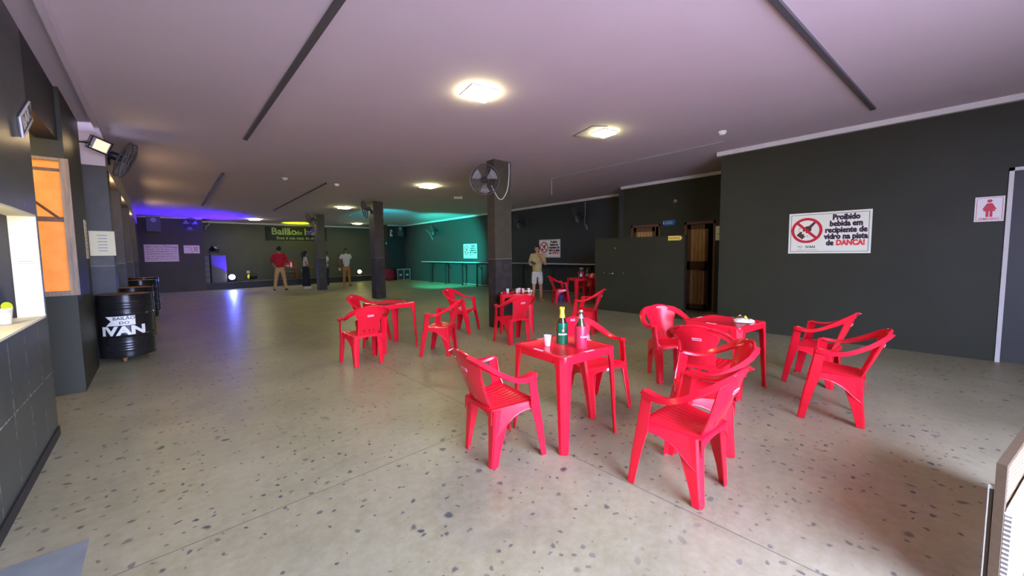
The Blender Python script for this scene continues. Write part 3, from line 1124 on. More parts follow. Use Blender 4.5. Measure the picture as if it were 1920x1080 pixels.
cup('clear plastic cup alone on the front table, left of the bottles', 2.294, 2.035, 0)
for i, (x, y, f, lab) in enumerate(((4.80, 5.25, 0.0, 'empty clear cup at the left end of the beer cup table'),
                                    (4.93, 5.13, 0.75, 'amber beer cup, leftmost of the filled cups before the pillar'),
                                    (5.06, 5.20, 0.8, 'amber beer cup farthest back in the row on the table before the big pillar'),
                                    (5.02, 5.06, 0.7, 'amber beer cup, second from right on the cup table'),
                                    (5.13, 5.02, 0.15, 'nearly empty clear cup at the right end of the beer cup table'))):
    cup(lab, x, y, f)
nb = MB()
for k in range(5):
    gg = []
    cx, cy = random.uniform(-.05, .05), random.uniform(-.035, .035)
    for i in range(7):
        gg.append([(cx + (i - 3) * .016, cy + (j - 3) * .013, .012 + random.uniform(0, .03)) for j in range(7)])
    nb.sheet(gg, .001)
o = nb.build('napkins', 'paper', smooth=False)
o.location = (5.19, 5.08, TZ - 0.0)
tag(o, 'crumpled pale napkins at the right corner of the beer cup table', 'napkin')

# snack bag on table E
t = thing('snack_bag', 'crumpled white red and yellow snack bag on the right hand table', 'snack bag', (4.60, 1.27, TZ + .001), R(20))
random.seed(5)
def bag_grid(x0, x1, y0, y1, n=13, h=.03):
    gg = []
    for i in range(n):
        row = []
        for j in range(n):
            u, v = i / (n - 1), j / (n - 1)
            e = math.sin(PI * u) ** .6 * math.sin(PI * v) ** .6
            row.append((lerp(x0, x1, u) + random.uniform(-.006, .006), lerp(y0, y1, v) + random.uniform(-.006, .006), .004 + e * h + random.uniform(0, .012) * e))
        gg.append(row)
    return gg
MB().sheet(bag_grid(-.17, .06, -.085, .085, 15, .018), .0015).build('bag_body', 'white', t, smooth=False)
MB().sheet(bag_grid(.02, .15, -.08, .08, 10, .024), .0015).build('bag_end', 'sign_brown', t, smooth=False)
for (x_, y_) in ((.06, -.03), (.10, .02)):
    MB().sheet(bag_grid(x_ - .025, x_ + .025, y_ - .02, y_ + .02, 6, .034), .0015).build('printed_chips', 'foil', t, smooth=False)
MB().sheet(bag_grid(-.12, -.02, -.105, -.05, 8, .02), .0015).build('bag_flap', 'vinyl', t, smooth=False)

# far table: beer bottle, red ice bucket with bottles
def beer_bottle(label, x, y, z, m='glass_brown'):
    t = thing('beer_bottle', label, 'bottle', (x, y, z), 0, 'brown bottles on the far table')
    MB().lathe(bottle_profile(), n=16).build('glass_bottle', m, t)
    MB().lathe([(.0366, .05), (.0366, .13)], n=16, cap=False).build('bottle_label', 'trim', t)
    MB().lathe([(.0165, .277), (.0168, .291), (.008, .293)], n=12).build('cap', 'silver', t)
beer_bottle('brown beer bottle standing left of the red bucket', 8.92, 6.62, TZ)
t = thing('ice_bucket', 'red bucket full of bottles on the far table', 'bucket', (9.04, 6.70, TZ))
MB().lathe([(.075, 0), (.078, .004), (.095, .17), (.099, .172), (.099, .178), (.091, .178), (.075, .01), (0, .01)], n=26, cap=False).build('bucket', 'cool_red', t)
for k, (dx, dy) in enumerate(((-.035, -.03), (.04, -.025), (.0, .045))):
    beer_bottle(['bottle neck in the red bucket, left of three', 'bottle neck in the red bucket, right of three', 'bottle neck in the red bucket, rear of three'][k], 9.04 + dx, 6.70 + dy, TZ + .012)
beer_bottle('brown beer bottle standing right of the red bucket', 9.20, 6.60, TZ)
# blue cooler on the floor
t = thing('cooler_box', 'blue cooler box with white marks on the floor behind the far chair', 'cooler', (8.99, 7.35, 0), R(-40))
MB().prism(rsq(.14, .03), 0.0, .26).build('body', 'blue', t)
MB().prism(rsq(.145, .03), .262, .30).build('lid', 'blue', t)
b = MB(); b.tube([(-.145, 0, .24), (-.15, 0, .33), (.15, 0, .33), (.145, 0, .24)], .008, n=6)
b.build('handle', 'white', t)
mt = Matrix.Translation((0, -.1405, .15)) @ FACE['-y'].to_4x4()
b = MB(); b.annulus((-.03, 0), .022, .038, 0, .002); b.prism([(.02, -.05), (.045, -.05), (.045, .05), (.02, .05)], 0, .002)
b.add(*[(b.v, b.f)][0]) if False else None
b2 = MB(); b2.add(b.v, b.f, mt)
b2.build('emblem', 'vinyl', t, smooth=False)


# ================================================================== BARRELS
def barrel_r(z):
    r = .288
    for zc_ in (.305, .595):
        r += .010 * math.exp(-((z - zc_) / .012) ** 2)
    for c0 in (.10, .135, .17, .205, .70, .735, .77):
        r += .005 * math.exp(-((z - c0) / .010) ** 2)
    if z > .865 or z < .012:
        r += .008
    return r


def make_barrel():
    t = thing('oil_barrel', '', 'barrel')
    pr = [(barrel_r(k * .88 / 110), k * .88 / 110) for k in range(111)]
    MB().lathe([(.0, .0)] + pr + [(.284, .88), (.280, .862), (0, .862)], n=40, cap=False).build('drum', 'blackgloss', t)
    MB().lathe([(0, .872), (.279, .872), (.279, .874), (0, .875)], n=40, cap=False).build('lid', 'rust', t)
    b = MB(); b.ring((.17, .05, .870), .028, .006, 14, 5)
    b.build('bung', 'steel', t)
    for a in (R(-100), R(140), R(20)):
        c = MB()
        x, y = .20 * math.cos(a), .20 * math.sin(a)
        c.tube([(x - .014, y, -.045), (x + .014, y, -.045)], .036, n=14)
        c.tube([(x - .022, y, -.045), (x - .022, y, .0)], .005, n=5)
        c.tube([(x + .022, y, -.045), (x + .022, y, .0)], .005, n=5)
        c.build('caster', 'rack_wood', t)
    return t


bar0 = make_barrel()
for i, (x, y, lab) in enumerate(((-.36, 7.82, 'black oil barrel nearest the camera with white lettering'),
                                 (-.35, 9.42, 'black oil barrel second in the row along the left wall'),
                                 (-.30, 12.3, 'black oil barrel third in the row along the left wall'),
                                 (-.26, 13.6, 'black oil barrel last in the row, nearest the stage'))):
    o = bar0 if i == 0 else copy_tree(bar0)
    o.location = (x, y, .081)
    o['label'] = lab
    o['group'] = 'black oil barrels'
# lettering of the first barrel, wrapped on the drum, facing the room
A0 = R(-95)
def drumwarp(p):
    a = A0 + p[0] / .288
    r = .292 + p[2]
    return (r * math.cos(a), r * math.sin(a), p[1])
fl = MB()
gg = []
for k in range(15):
    x = -.175 + .30 * k / 14
    y0, y1 = .455, .585
    gg.append([drumwarp((x, y0, 0.006)), drumwarp((x, .52, 0.006)), drumwarp((x, y1, 0.006))])
gg[0][1] = drumwarp((-.115, .52, 0.006)); gg[1][1] = drumwarp((-.11, .52, .006)); gg[2][1] = drumwarp((-.105, .52, .006))
fl.sheet(gg, .002)
flag = fl.build('flag_sticker', 'vinyl', bar0, smooth=False)
flag['label'] = 'white swallow-tailed sticker'
mb = MB()
add_text(mb, 'BAILÃO', .058, .015, .553, .0085, 1.1, .0008, warp=drumwarp)
add_text(mb, 'DO', .052, .015, .490, .0085, 1.25, .0008, warp=drumwarp)
mb.build('lettering', 'sign_dark', flag, smooth=False)
mb = MB()
add_text(mb, 'IVAN', .165, .0, .375, .007, 1.22, .008, warp=drumwarp)
for (cx, wd) in ((-.20, .07), (-.105, .05), (.165, .06)):
    pass
o = mb.build('lettering', 'vinyl', bar0, smooth=False)
o['label'] = 'large white painted name'
# ================================================================== SIGNS
def sign(name, label, cat, loc, face, wd, ht, m, th=.012, group=None):
    t = thing(name, label, cat, loc, 0, group, face)
    b = MB(); b.prism([(-wd / 2, -ht / 2), (wd / 2, -ht / 2), (wd / 2, ht / 2), (-wd / 2, ht / 2)], 0.001, th)
    b.build('board', m, t, smooth=False)
    return t


def border(t, wd, ht, inset, lw, z, m):
    b = MB()
    w2, h2 = wd / 2 - inset, ht / 2 - inset
    for (x0, x1, y0, y1) in ((-w2, w2, h2 - lw, h2), (-w2, w2, -h2, -h2 + lw), (-w2, -w2 + lw, -h2, h2), (w2 - lw, w2, -h2, h2)):
        b.box(x0, x1, y0, y1, z, z + .001)
    b.build('border_line', m, t, smooth=False)


def no_glass_sign(label, loc, face, m='board'):
    W, H = 1.02, .66
    t = sign('warning_sign', label, 'sign', loc, face, W, H, m, .012, 'no glass warning signs')
    border(t, W, H, .028, .006, .0122, 'sign_dark')
    z = .0125
    cx, cy = -.27, .045
    b = MB()
    # broken bottle tilted to the right
    mt = Matrix.Translation((cx + .005, cy + .01, z)) @ Matrix.Rotation(R(-40), 4, 'Z')
    b.prism([(-.052, -.155), (.052, -.155), (.052, -.085), (.03, -.10), (.012, -.07), (-.008, -.098), (-.03, -.06), (-.052, -.085)], 0, .001, mt)
    b.prism([(-.05, -.03), (-.02, -.055), (0, -.025), (.025, -.05), (.05, -.02), (.05, .03), (.022, .065), (.016, .16), (-.016, .16), (-.022, .065), (-.05, .03)], 0, .001, mt)
    for (x, y, s) in ((-.09, -.045, .012), (-.075, -.075, .009), (.07, -.07, .01)):
        b.prism([(x - s, y - s), (x + s, y), (x, y + s)], 0, .001, mt)
    b.build('bottle_picture', 'sign_brown', t, smooth=False)
    b = MB()
    b.annulus((cx, cy), .165, .205, z + .0012, z + .0025, 48)
    mt = Matrix.Translation((cx, cy, z + .0012)) @ Matrix.Rotation(R(-45), 4, 'Z')
    b.prism([(-.19, -.02), (.19, -.02), (.19, .02), (-.19, .02)], 0, .0014, mt)
    b.build('prohibition_ring', 'sign_red', t, smooth=False)
    mb = MB()
    for k, (s, x) in enumerate((('Proibido', .215), ('bebida em', .215), ('recipiente de', .215), ('vidro na pista', .215))):
        add_text(mb, s, .114, x, .235 - .1 * k, z, .82, .0075)
    add_text(mb, 'de', .114, .03, -.165, z, .82, .0075)
    mb.build('lettering', 'sign_dark', t, smooth=False)
    mb = MB(); add_text(mb, 'DANÇA!', .112, .275, -.165, z, .78, .0075)
    mb.build('red_lettering', 'sign_red2', t, smooth=False)
    mb = MB()
    add_text(mb, 'IVAN', .055, -.215, -.225, z, 1.0, .0015)
    add_text(mb, 'BAILÃO', .022, -.345, -.218, z, 1.0, .0003)
    add_text(mb, 'DO', .018, -.345, -.240, z, 1.0, .0003)
    mb.box(-.40, -.12, -.276, -.272, z, z + .001)
    mb.build('small_logo', 'sign_dark', t, smooth=False)
    return t


no_glass_sign('large white warning sign with a crossed-out bottle on the near right wall', (XR, 1.0, 1.74), '-x')
no_glass_sign('white warning sign with a crossed-out bottle behind the standing man', (XC, 9.33, 1.62), '-x', 'board_pink')
no_glass_sign('warning sign with a crossed-out bottle on the teal lit wall', (XC, 14.2, 1.58), '-x', 'board_pink')

# women's toilet sign
t = sign('toilet_sign', 'small white women toilet sign beside the grey door at far right', 'sign', (XR, -.60, 1.965), '-x', .24, .315, 'board_pink', .008)
border(t, .24, .315, .014, .004, .0085, 'sign_red')
b = MB()
z = .009
b.prism([(.022 * math.cos(2 * PI * k / 16), .102 + .020 * math.sin(2 * PI * k / 16)) for k in range(16)], z, z + .001)
b.prism([(-.022, .074), (.022, .074), (.058, -.002), (.044, -.010), (.032, .010), (.052, -.028), (-.052, -.028), (-.032, .010), (-.044, -.010), (-.058, -.002)], z, z + .001)
b.box(-.028, -.004, -.10, -.028, z, z + .001)
b.box(.004, .028, -.10, -.028, z, z + .001)
b.build('woman_figure', 'sign_red', t, smooth=False)
mb = MB(); add_text(mb, 'FEMININO', .034, 0, -.124, z, 1.05, .0004)
mb.build('lettering', 'sign_red', t, smooth=False)

# plates by the toilets
t = thing('direction_plate', 'small yellow arrow-shaped plate at the top right of the partition', 'sign', (8.25, 3.62, 1.755), 0, None, '-x')
MB().prism([(-.15, -.05), (.10, -.05), (.135, -.035), (.15, 0), (.135, .035), (.10, .05), (-.15, .05)], .001, .010).build('plate', 'yellow', t, smooth=False)
mb = MB(); add_text(mb, 'SANITÁRIO', .042, -.035, 0, .0105, .95, .0006)
mb.box(.085, .093, -.045, .045, .0102, .0115)
mb.build('lettering', 'sign_brown', t, smooth=False)
t = thing('direction_plate', 'small blue plate with pale lettering on the wall between the two wooden doors', 'sign', (XB, 4.39, 2.20), 0, None, '-x')
MB().prism([(-.17, -.035), (-.14, -.07), (.11, -.07), (.17, -.02), (.15, .07), (-.14, .07), (-.17, .035)], .001, .010).build('plate', 'blue_plate', t, smooth=False)
mb = MB(); add_text(mb, 'SANITÁRIOS', .038, .0, .018, .0105, .9, .0004); add_text(mb, 'MASCULINO', .036, .0, -.025, .0105, .9, .0004)
mb.prism([(-.142 + .012 * math.cos(a * PI / 6), .04 * math.sin(a * PI / 6)) for a in range(12)], .0102, .0115)
mb.build('lettering', 'pale_ink', t, smooth=False)
t = sign('notice_paper', 'white notice on the wall right of the open wooden door', 'notice', (XB, 3.13, 1.88), '-x', .32, .33, 'board', .006)
b = MB(); b.box(-.06, -.005, .04, .1, .0062, .0075); b.box(-.11, -.02, -.02, -.01, .0062, .0075); b.build('print', 'sign_brown', t, smooth=False)
b = MB(); b.box(-.05, .0, -.08, -.03, .0062, .0075); b.build('red_print', 'sign_red2', t, smooth=False)

# left: diamond bar sign, menu papers
t = thing('bar_sign', 'small pale diamond-shaped BAR sign high on the left wall', 'sign', (XL, 4.755, 2.557), 0, None, '+x')
mt = Matrix.Rotation(R(32), 4, 'Z')
b = MB()
b.prism([(-.24, -.06), (.20, -.075), (.24, .06), (-.20, .075)], .001, .014, mt)
b.build('board', 'dgrey', t, smooth=False)
b = MB()
P = [(-.24, -.06), (.20, -.075), (.24, .06), (-.20, .075)]
b.tube([tuple(mt @ Vector((x, y, .014))) for x, y in P + P[:1]], .007, n=5)
b.build('outline', 'trim', t)
mb = MB(); add_text(mb, 'BAR', .12, 0, .003, .0155, 1.35, .004, mtx=mt)
mb.build('lettering', 'trim', t, smooth=False)

t = sign('menu_sheet', 'pale paper sheet fixed to the left pier above the barrels', 'notice', (-.555, 8.195, 1.69), '-y', .26, .36, 'paper', .004)
b = MB()
for k in range(6):
    b.box(-.05 + .01 * (k % 2), .05, .11 - .045 * k, .122 - .045 * k, .0042, .0052)
b.build('print', 'grey', t, smooth=False)
t = sign('menu_sheet', 'narrow pale paper strip at the edge of the left pier', 'notice', (-.645, 7.42, 1.72), '+x', .22, .50, 'paper', .004)
b = MB()
for k in range(7):
    b.box(-.06 + .01 * (k % 3), .07, .17 - .05 * k, .185 - .05 * k, .0042, .0052)
b.build('print', 'grey', t, smooth=False)
t = sign('notice_paper', 'paper notice stuck inside the lit serving window jamb', 'notice', (-.745, 4.855, 1.43), '-y', .10, .10, 'white', .003)
b = MB(); b.box(-.045, .03, .025, .030, .0032, .004); b.box(-.045, .04, .008, .012, .0032, .004); b.build('print', 'grey', t, smooth=False)

# posters at far left
t = sign('poster', 'wide handwritten paper poster on the far left wall', 'poster', (.20, 21.2, 1.64), '-y', 1.04, .70, 'pinkpaper', .006)
b = MB()
random.seed(2)
for k in range(6):
    yy = .24 - .095 * k
    x = -.46
    while x < .44:
        L = random.uniform(.04, .13)
        b.box(x, min(x + L, .47), yy, yy + .012 + .02 * random.random(), .0062, .0075)
        x += L + .03
b.build('print', mat('faded_ink', (.5, .3, .2), .7), t, smooth=False)
b = MB(); b.tube([(.05, .35, .012), (.2, .26, .012), (.5, .22, .012)], .006, n=5); b.build('crack_line', 'sign_brown', t)
t = sign('poster', 'small paper poster right of the wide one on the far left wall', 'poster', (1.15, 21.2, 1.79), '-y', .52, .34, 'pinkpaper', .006)
b = MB()
for k in range(3):
    b.box(.06, .2, .06 - .07 * k, .09 - .07 * k, .0062, .0075)
b.build('print', 'leather', t, smooth=False)
b = MB(); b.tube([(-.24, .1, .01), (-.05, .1, .01), (0, -.02, .01), (.02, -.16, .01)], .006, n=5); b.build('crack_line', 'sign_brown', t)

# banner over the stage
t = sign('banner', 'black banner with green lettering hanging on the stage back wall', 'banner', (5.62, 22.8, 2.62), '-y', 2.95, .72, 'banner', .012)
mb = MB()
add_text(mb, 'Bailão', .50, -.62, .11, .013, .98, .012)
add_text(mb, 'do', .30, .09, .06, .013, .95, .006)
add_text(mb, 'Ivan', .50, .72, .11, .013, .98, .012)
mb.build('lettering', 'banner_ink', t, smooth=False)
mb = MB(); add_text(mb, 'Essa é sua casa de show', .205, .06, -.225, .013, 1.05, .004)
mb.build('small_lettering', 'banner_ink2', t, smooth=False)


# ================================================================== WALL FANS
def make_fan():
    """local +z is the blowing direction, origin at the hub"""
    t = thing('mounted_fan', '', 'fan')
    Rr = .28
    f = MB()
    for r in (.28, .22, .15, .085):
        d = .075 * math.sqrt(max(0, 1 - (r / .3) ** 2))
        f.ring((0, 0, d), r, .0035 if r < .28 else .008, 36, 5)
        if r > .1:
            f.ring((0, 0, -d), r, .0035 if r < .28 else .008, 36, 5)
    for k in range(40):
        a = 2 * PI * k / 40
        for sg in (1, -1):
            f.tube([(r * math.cos(a), r * math.sin(a), sg * .075 * math.sqrt(max(0, 1 - (r / .3) ** 2))) for r in (.07, .15, .22, .28)], .0022, n=4, caps=False)
    f.build('cage', 'dgrey', t)
    MB().lathe([(.0, .080), (.055, .078), (.065, .068), (.065, .062), (0, .06)], n=20, cap=False).build('badge', 'black', t)
    for k in range(3):
        a0 = 2 * PI * k / 3 + .4
        gg = []
        for i in range(6):
            r = lerp(.045, .24, i / 5)
            row = []
            for j in range(5):
                a = a0 + lerp(-.35, .55, j / 4) * (0.6 + .4 * i / 5)
                row.append((r * math.cos(a), r * math.sin(a), lerp(-.02, .025, j / 4)))
            gg.append(row)
        MB().sheet(gg, .003).build('blade', 'grey', t)
    MB().lathe([(.03, -.02), (.05, -.07), (.06, -.10), (.06, -.17), (.04, -.19)], n=16).build('motor', 'black', t)
    return t


fan0 = make_fan()
fans = [
    # hub position, direction it faces, wall anchor, label
    ((4.62, 5.66, 2.86), (-.75, -.62, -.15), (4.84, 5.72, 2.80), 'big round wall fan on the left side of the nearest pillar'),
    ((5.02, 12.30, 2.93), (-.93, .28, -.2), (5.30, 12.45, 2.86), 'wall fan on the left side of the middle pillar'),
    ((4.72, 17.20, 2.92), (-.8, .1, -.35), (4.97, 17.35, 2.80), 'wall fan high on the left of the far pillar'),
    ((-.25, 8.42, 2.97), (.93, -.10, -.42), (-.45, 8.55, 2.93), 'dark wall fan behind the square floodlight at upper left'),
    ((1.14, 20.85, 2.82), (.15, -.9, -.45), (1.14, 21.2, 2.78), 'wall fan on the far wall above the small poster'),
    ((10.38, 17.0, 2.66), (-.55, .75, -.25), (10.66, 16.9, 2.58), 'wall fan near the ceiling on the teal lit wall'),
    ((10.34, 7.90, 2.70), (-.35, .88, -.25), (10.66, 7.80, 2.60), 'wall fan with a dangling cord on the recess wall, right of the man'),
    ((10.36, 10.75, 2.66), (-.45, .8, -.25), (10.66, 10.65, 2.56), 'wall fan with a cord just right of the big pillar'),
]
for i, (p, d, an, lab) in enumerate(fans):
    o = fan0 if i == 0 else copy_tree(fan0)
    o.location = p
    q = Vector(d).to_track_quat('Z', 'Y')
    o.rotation_euler = q.to_euler()
    o['label'] = lab
    o['group'] = 'wall fans'
    inv = (Matrix.Translation(p) @ q.to_matrix().to_4x4()).inverted()
    a = inv @ Vector(an)
    b = MB(); b.tube([(0, 0, -.15), (a.x * .45, a.y * .45 + .02, -.16 + (a.z + .16) * .45), tuple(a)], .016, n=8)
    b.ball(tuple(a), .035, 10, 6)
    b.build('bracket', 'black', o)

def cable(label, pts, r=.008, m='grey', name='cable'):
    # smooth the polyline with Catmull-Rom
    P = [Vector(p) for p in pts]
    out = []
    for i in range(len(P) - 1):
        p0, p1, p2, p3 = P[max(i - 1, 0)], P[i], P[i + 1], P[min(i + 2, len(P) - 1)]
        for k in range(6):
            t = k / 6
            out.append(.5 * ((2 * p1) + (-p0 + p2) * t + (2 * p0 - 5 * p1 + 4 * p2 - p3) * t * t + (-p0 + 3 * p1 - 3 * p2 + p3) * t ** 3))
    out.append(P[-1])
    b = MB(); b.tube(out, r, n=6)
    return tag(b.build(name, m), label, 'cable')


cable('pale cable looping down the front of the nearest pillar to its fan', [(5.22, 5.625, 3.25), (5.21, 5.62, 3.0), (5.16, 5.62, 2.72), (5.03, 5.61, 2.54), (4.93, 5.61, 2.53), (4.85, 5.62, 2.62), (4.80, 5.68, 2.78)], .009, 'trim')
cable('cord dangling from the recess wall fan right of the man', [(10.64, 7.72, 3.15), (10.63, 7.72, 2.75), (10.62, 7.74, 2.45), (10.62, 7.62, 2.22), (10.63, 7.66, 2.40)], .010, 'grey')
cable('cord hanging on the recess wall just right of the big pillar', [(10.64, 10.45, 2.9), (10.63, 10.45, 2.5), (10.62, 10.5, 2.28)], .008, 'dgrey')
cable('pale cord curling below the fan on the teal lit wall', [(10.55, 17.9, 2.75), (10.6, 17.6, 2.5), (10.63, 17.45, 2.3), (10.63, 17.4, 2.2)], .010, 'grey')
cable('short cord hanging off the middle pillar top', [(5.64, 12.3, 3.1), (5.66, 12.28, 2.9), (5.60, 12.255, 2.72)], .008, 'grey')
cable('pale pipe along the foot of the recess wall', [(10.60, 7.4, .05), (10.60, 9.0, .05), (10.60, 11.0, .05)], .018, 'grey', 'floor_pipe')
cable('pale pipe along the foot of the teal lit wall', [(10.60, 12.9, .05), (10.60, 13.8, .05), (10.60, 14.8, .05)], .018, 'grey', 'floor_pipe')
# ================================================================== LEFT SIDE EXTRAS
# floodlight on an arm
q = Vector((.55, -.80, -.30)).to_track_quat('Z', 'Y')
t = thing('floodlight', 'square floodlight with pale lens at upper left, before the dark fan', 'floodlight', (-.47, 7.80, 3.03))
t.rotation_euler = (q.to_matrix() @ Matrix.Rotation(R(-14), 3, 'Z')).to_euler()
t.scale = (.72, .72, .72)
b = MB()
b.prism([(-.17, -.13), (.17, -.13), (.17, .13), (-.17, .13)], -.05, -.035)
for (x0, x1, y0, y1) in ((-.17, .17, .11, .13), (-.17, .17, -.13, -.11), (-.17, -.15, -.13, .13), (.15, .17, -.13, .13)):
    b.box(x0, x1, y0, y1, -.04, .02)
b.build('housing', 'black', t, smooth=False)
MB().box(-.15, .15, -.11, .11, -.035, .0).build('reflector', 'grey', t, smooth=False)
MB().box(-.09, .13, -.095, .095, -.01, .006).build('lens', 'flood_glow', t, smooth=False)
b = MB(); b.tube([(-.17, 0, -.02), (-.19, -.05, -.12), (.0, -.08, -.17), (.19, -.05, -.12), (.17, 0, -.02)], .01, n=6)
b.build('yoke', 'black', t)
bpy.context.view_layer.update()
inv = t.matrix_world.inverted()
b = MB(); b.tube([tuple(inv @ Vector(p)) for p in ((-.645, 7.56, 3.0), (-.56, 7.66, 3.02))] + [(0, -.08, -.17)], .016, n=7)
b.build('bracket', 'black', t)
lamp('floodlight_warm_fill', 'SPOT', t.matrix_world @ Vector((.02, 0, .02)), 22, (1.0, .70, .36), .08, t.matrix_world.to_3x3() @ Vector((0, 0, 1)), R(100), .8)  # warm spot added at the floodlight to warm the barrel area

# counter items in the serving window
t = thing('drink_cup', 'frosty plastic cup with a lime slice on the serving counter at left edge', 'cup', (-.80, 4.38, 1.0155))
MB().lathe([(.028, 0), (.030, .002), (.042, .115), (.044, .118), (.041, .118), (.029, .005), (0, .005)], n=20, cap=False).build('cup_wall', 'cup', t)
MB().lathe([(0, .008), (.029, .008), (.037, .085), (0, .085)], n=16, cap=False).build('drink', 'paper', t)
MB().lathe([(0, 0), (.033, 0), (.033, .007), (0, .007)], n=18, cap=False, mtx=Matrix.Translation((.005, .042, .125)) @ Euler((R(80), R(20), R(50))).to_matrix().to_4x4()).build('lime_slice', 'lime', t)
t = thing('drink_bottle', 'dark liquor bottle standing in the shade behind the serving window', 'bottle', (-.92, 4.74, 1.0155))
MB().lathe(bottle_profile(1.0), n=18).build('glass_bottle', 'glass_brown', t)
MB().lathe([(.0368, .05), (.0368, .12)], n=18, cap=False).build('bottle_label', 'yellow', t)
t = thing('storage_box', 'pale horizontal box on the dark wall inside the serving window', 'box', (-2.4, 4.55, 1.55))
MB().box(-.5, .5, -.1, .3, 0, .20).build('body', 'grey_white', t, smooth=False)
MB().box(-.5, .5, -.105, -.098, .02, .05).build('grille', 'grey', t, smooth=False)

lamp('bar_room_bulb', 'POINT', (-1.05, 3.6, 1.70), 26, (1.0, .84, .50), .08)
lamp('passage_bulb', 'POINT', (-1.25, 5.55, 2.55), 22, (1.0, .78, .45), .06)

lamp('side_warm_fill', 'POINT', (-.63, 9.4, 2.62), 14, (1.0, .66, .32), .06)  # unseen warm lamps added between the piers to warm the left side
lamp('side_warm_fill', 'POINT', (-.63, 12.4, 2.62), 16, (1.0, .66, .32), .06)
lamp('side_warm_fill', 'POINT', (-.63, 16.4, 2.62), 22, (1.0, .66, .32), .06)

# ================================================================== SHELF COUNTERS ON THE RIGHT WALLS
def counter(label, y0, y1, legs):
    t = thing('counter_shelf', label, 'shelf', (XC, y0, 0), 0, 'narrow wall counters')
    L = y1 - y0
    MB().box(-.38, -.002, 0, L, 1.055, 1.09).build('shelf_board', 'wall', t, smooth=False)
    MB().box(-.392, -.38, 0, L, 1.05, 1.095).build('edge_strip', 'grey', t, smooth=False)
    for yy in legs:
        b = MB(); b.box(-.36, -.30, yy - y0 - .03, yy - y0 + .03, 0.001, 1.055)
        b.build('leg', 'wall_dark', t, smooth=False)
        b = MB(); b.tube([(-.04, yy - y0, .75), (-.33, yy - y0, 1.04)], .018, n=6)
        b.build('brace', 'wall_dark', t)
counter('narrow dark counter on legs along the teal lit wall', 12.2, 18.0, (13.3, 14.4, 15.8, 17.2))
counter('narrow dark counter along the recess wall behind the man', 6.9, 11.2, (7.3, 8.9, 10.4))

# ================================================================== BROWN WOVEN CRATE AT LOWER RIGHT
t = thing('woven_screen', 'low brown framed screen with tan and white woven panels at lower right corner', 'screen', (2.30, -.262, 0), R(-12.6))
b = MB()
b.box(0.0, .04, -.004, .022, 0.001, .655)
b.box(1.26, 1.30, -.004, .022, 0.001, .655)
b.box(.04, 1.26, -.004, .022, .635, .655)
b.build('frame', 'brownframe', t, smooth=False)
MB().box(.04, 1.26, .002, .016, .44, .634).build('upper_weave', 'weave_tan', t, smooth=False)
MB().box(.02, 1.28, -.022, -.005, 0.03, .455).build('lower_weave', 'weave_white', t, smooth=False)
b = MB(); b.tube([(.02, -.014, .462), (1.28, -.014, .462)], .011, n=8); b.build('piping', 'piping', t)
b = MB(); b.box(.01, .03, .026, .036, 0.001, .555); b.build('side_post', 'brownframe', t, smooth=False)
b = MB(); b.box(.006, .009, .022, .038, .545, .56); b.box(.006, .0095, .0345, .038, .05, .545); b.build('post_edging', 'piping', t, smooth=False)
for x_ in (.02, 1.28):
    b = MB(); b.box(x_ - .02, x_ + .02, -.16, .16, 0.0, .02); b.build('foot', 'brownframe', t, smooth=False)

# ================================================================== STAGE THINGS
SZ = .302
# stacked loudspeakers under a taupe cover
for k, (z, lab) in enumerate(((SZ, 'lower covered loudspeaker of the stack at the stage left end'), (SZ + .622, 'upper covered loudspeaker of the stack at the stage left end'))):
    t = thing('loudspeaker', lab, 'speaker', (2.02, 21.62, z), R(8), 'stacked loudspeakers')
    MB().box(-.28, .28, -.22, .22, 0, .62).build('cabinet', 'cloth_taupe', t, smooth=False)
    MB().box(-.25, .25, -.228, -.22, .04, .58).build('grille', 'dgrey', t, smooth=False)
t = thing('amplifier_rack', 'tall narrow black rack against the stage left end', 'rack', (1.62, 21.5, SZ))
MB().box(-.06, .10, -.2, .2, 0, 1.25).build('cabinet', 'black', t, smooth=False)
for k in range(5):
    b = MB(); b.box(-.05, .09, -.212, -.2, .05 + .24 * k, .25 + .24 * k); b.build('rack_unit', 'dgrey', t, smooth=False)
t = thing('moving_head_light', 'black moving head lamp on top of the loudspeaker stack', 'stage light', (1.93, 21.6, SZ + 1.245))
MB().box(-.14, .14, -.12, .12, 0, .09).build('base', 'black', t, smooth=False)
b = MB(); b.tube([(-.15, 0, .08), (-.16, 0, .22), (-.13, 0, .28)], .03, n=8); b.tube([(.15, 0, .08), (.16, 0, .22), (.13, 0, .28)], .03, n=8); b.build('yoke', 'black', t)
MB().lathe([(.05, -.16), (.11, -.12), (.125, .05), (.11, .14), (.09, .15)], n=18, mtx=Matrix.Translation((0, 0, .29)) @ Euler((R(60), 0, R(30))).to_matrix().to_4x4()).build('head', 'black', t)
MB().box(.07, .16, -.05, -.03, .38, .40).build('plate', 'trim', t, smooth=False)


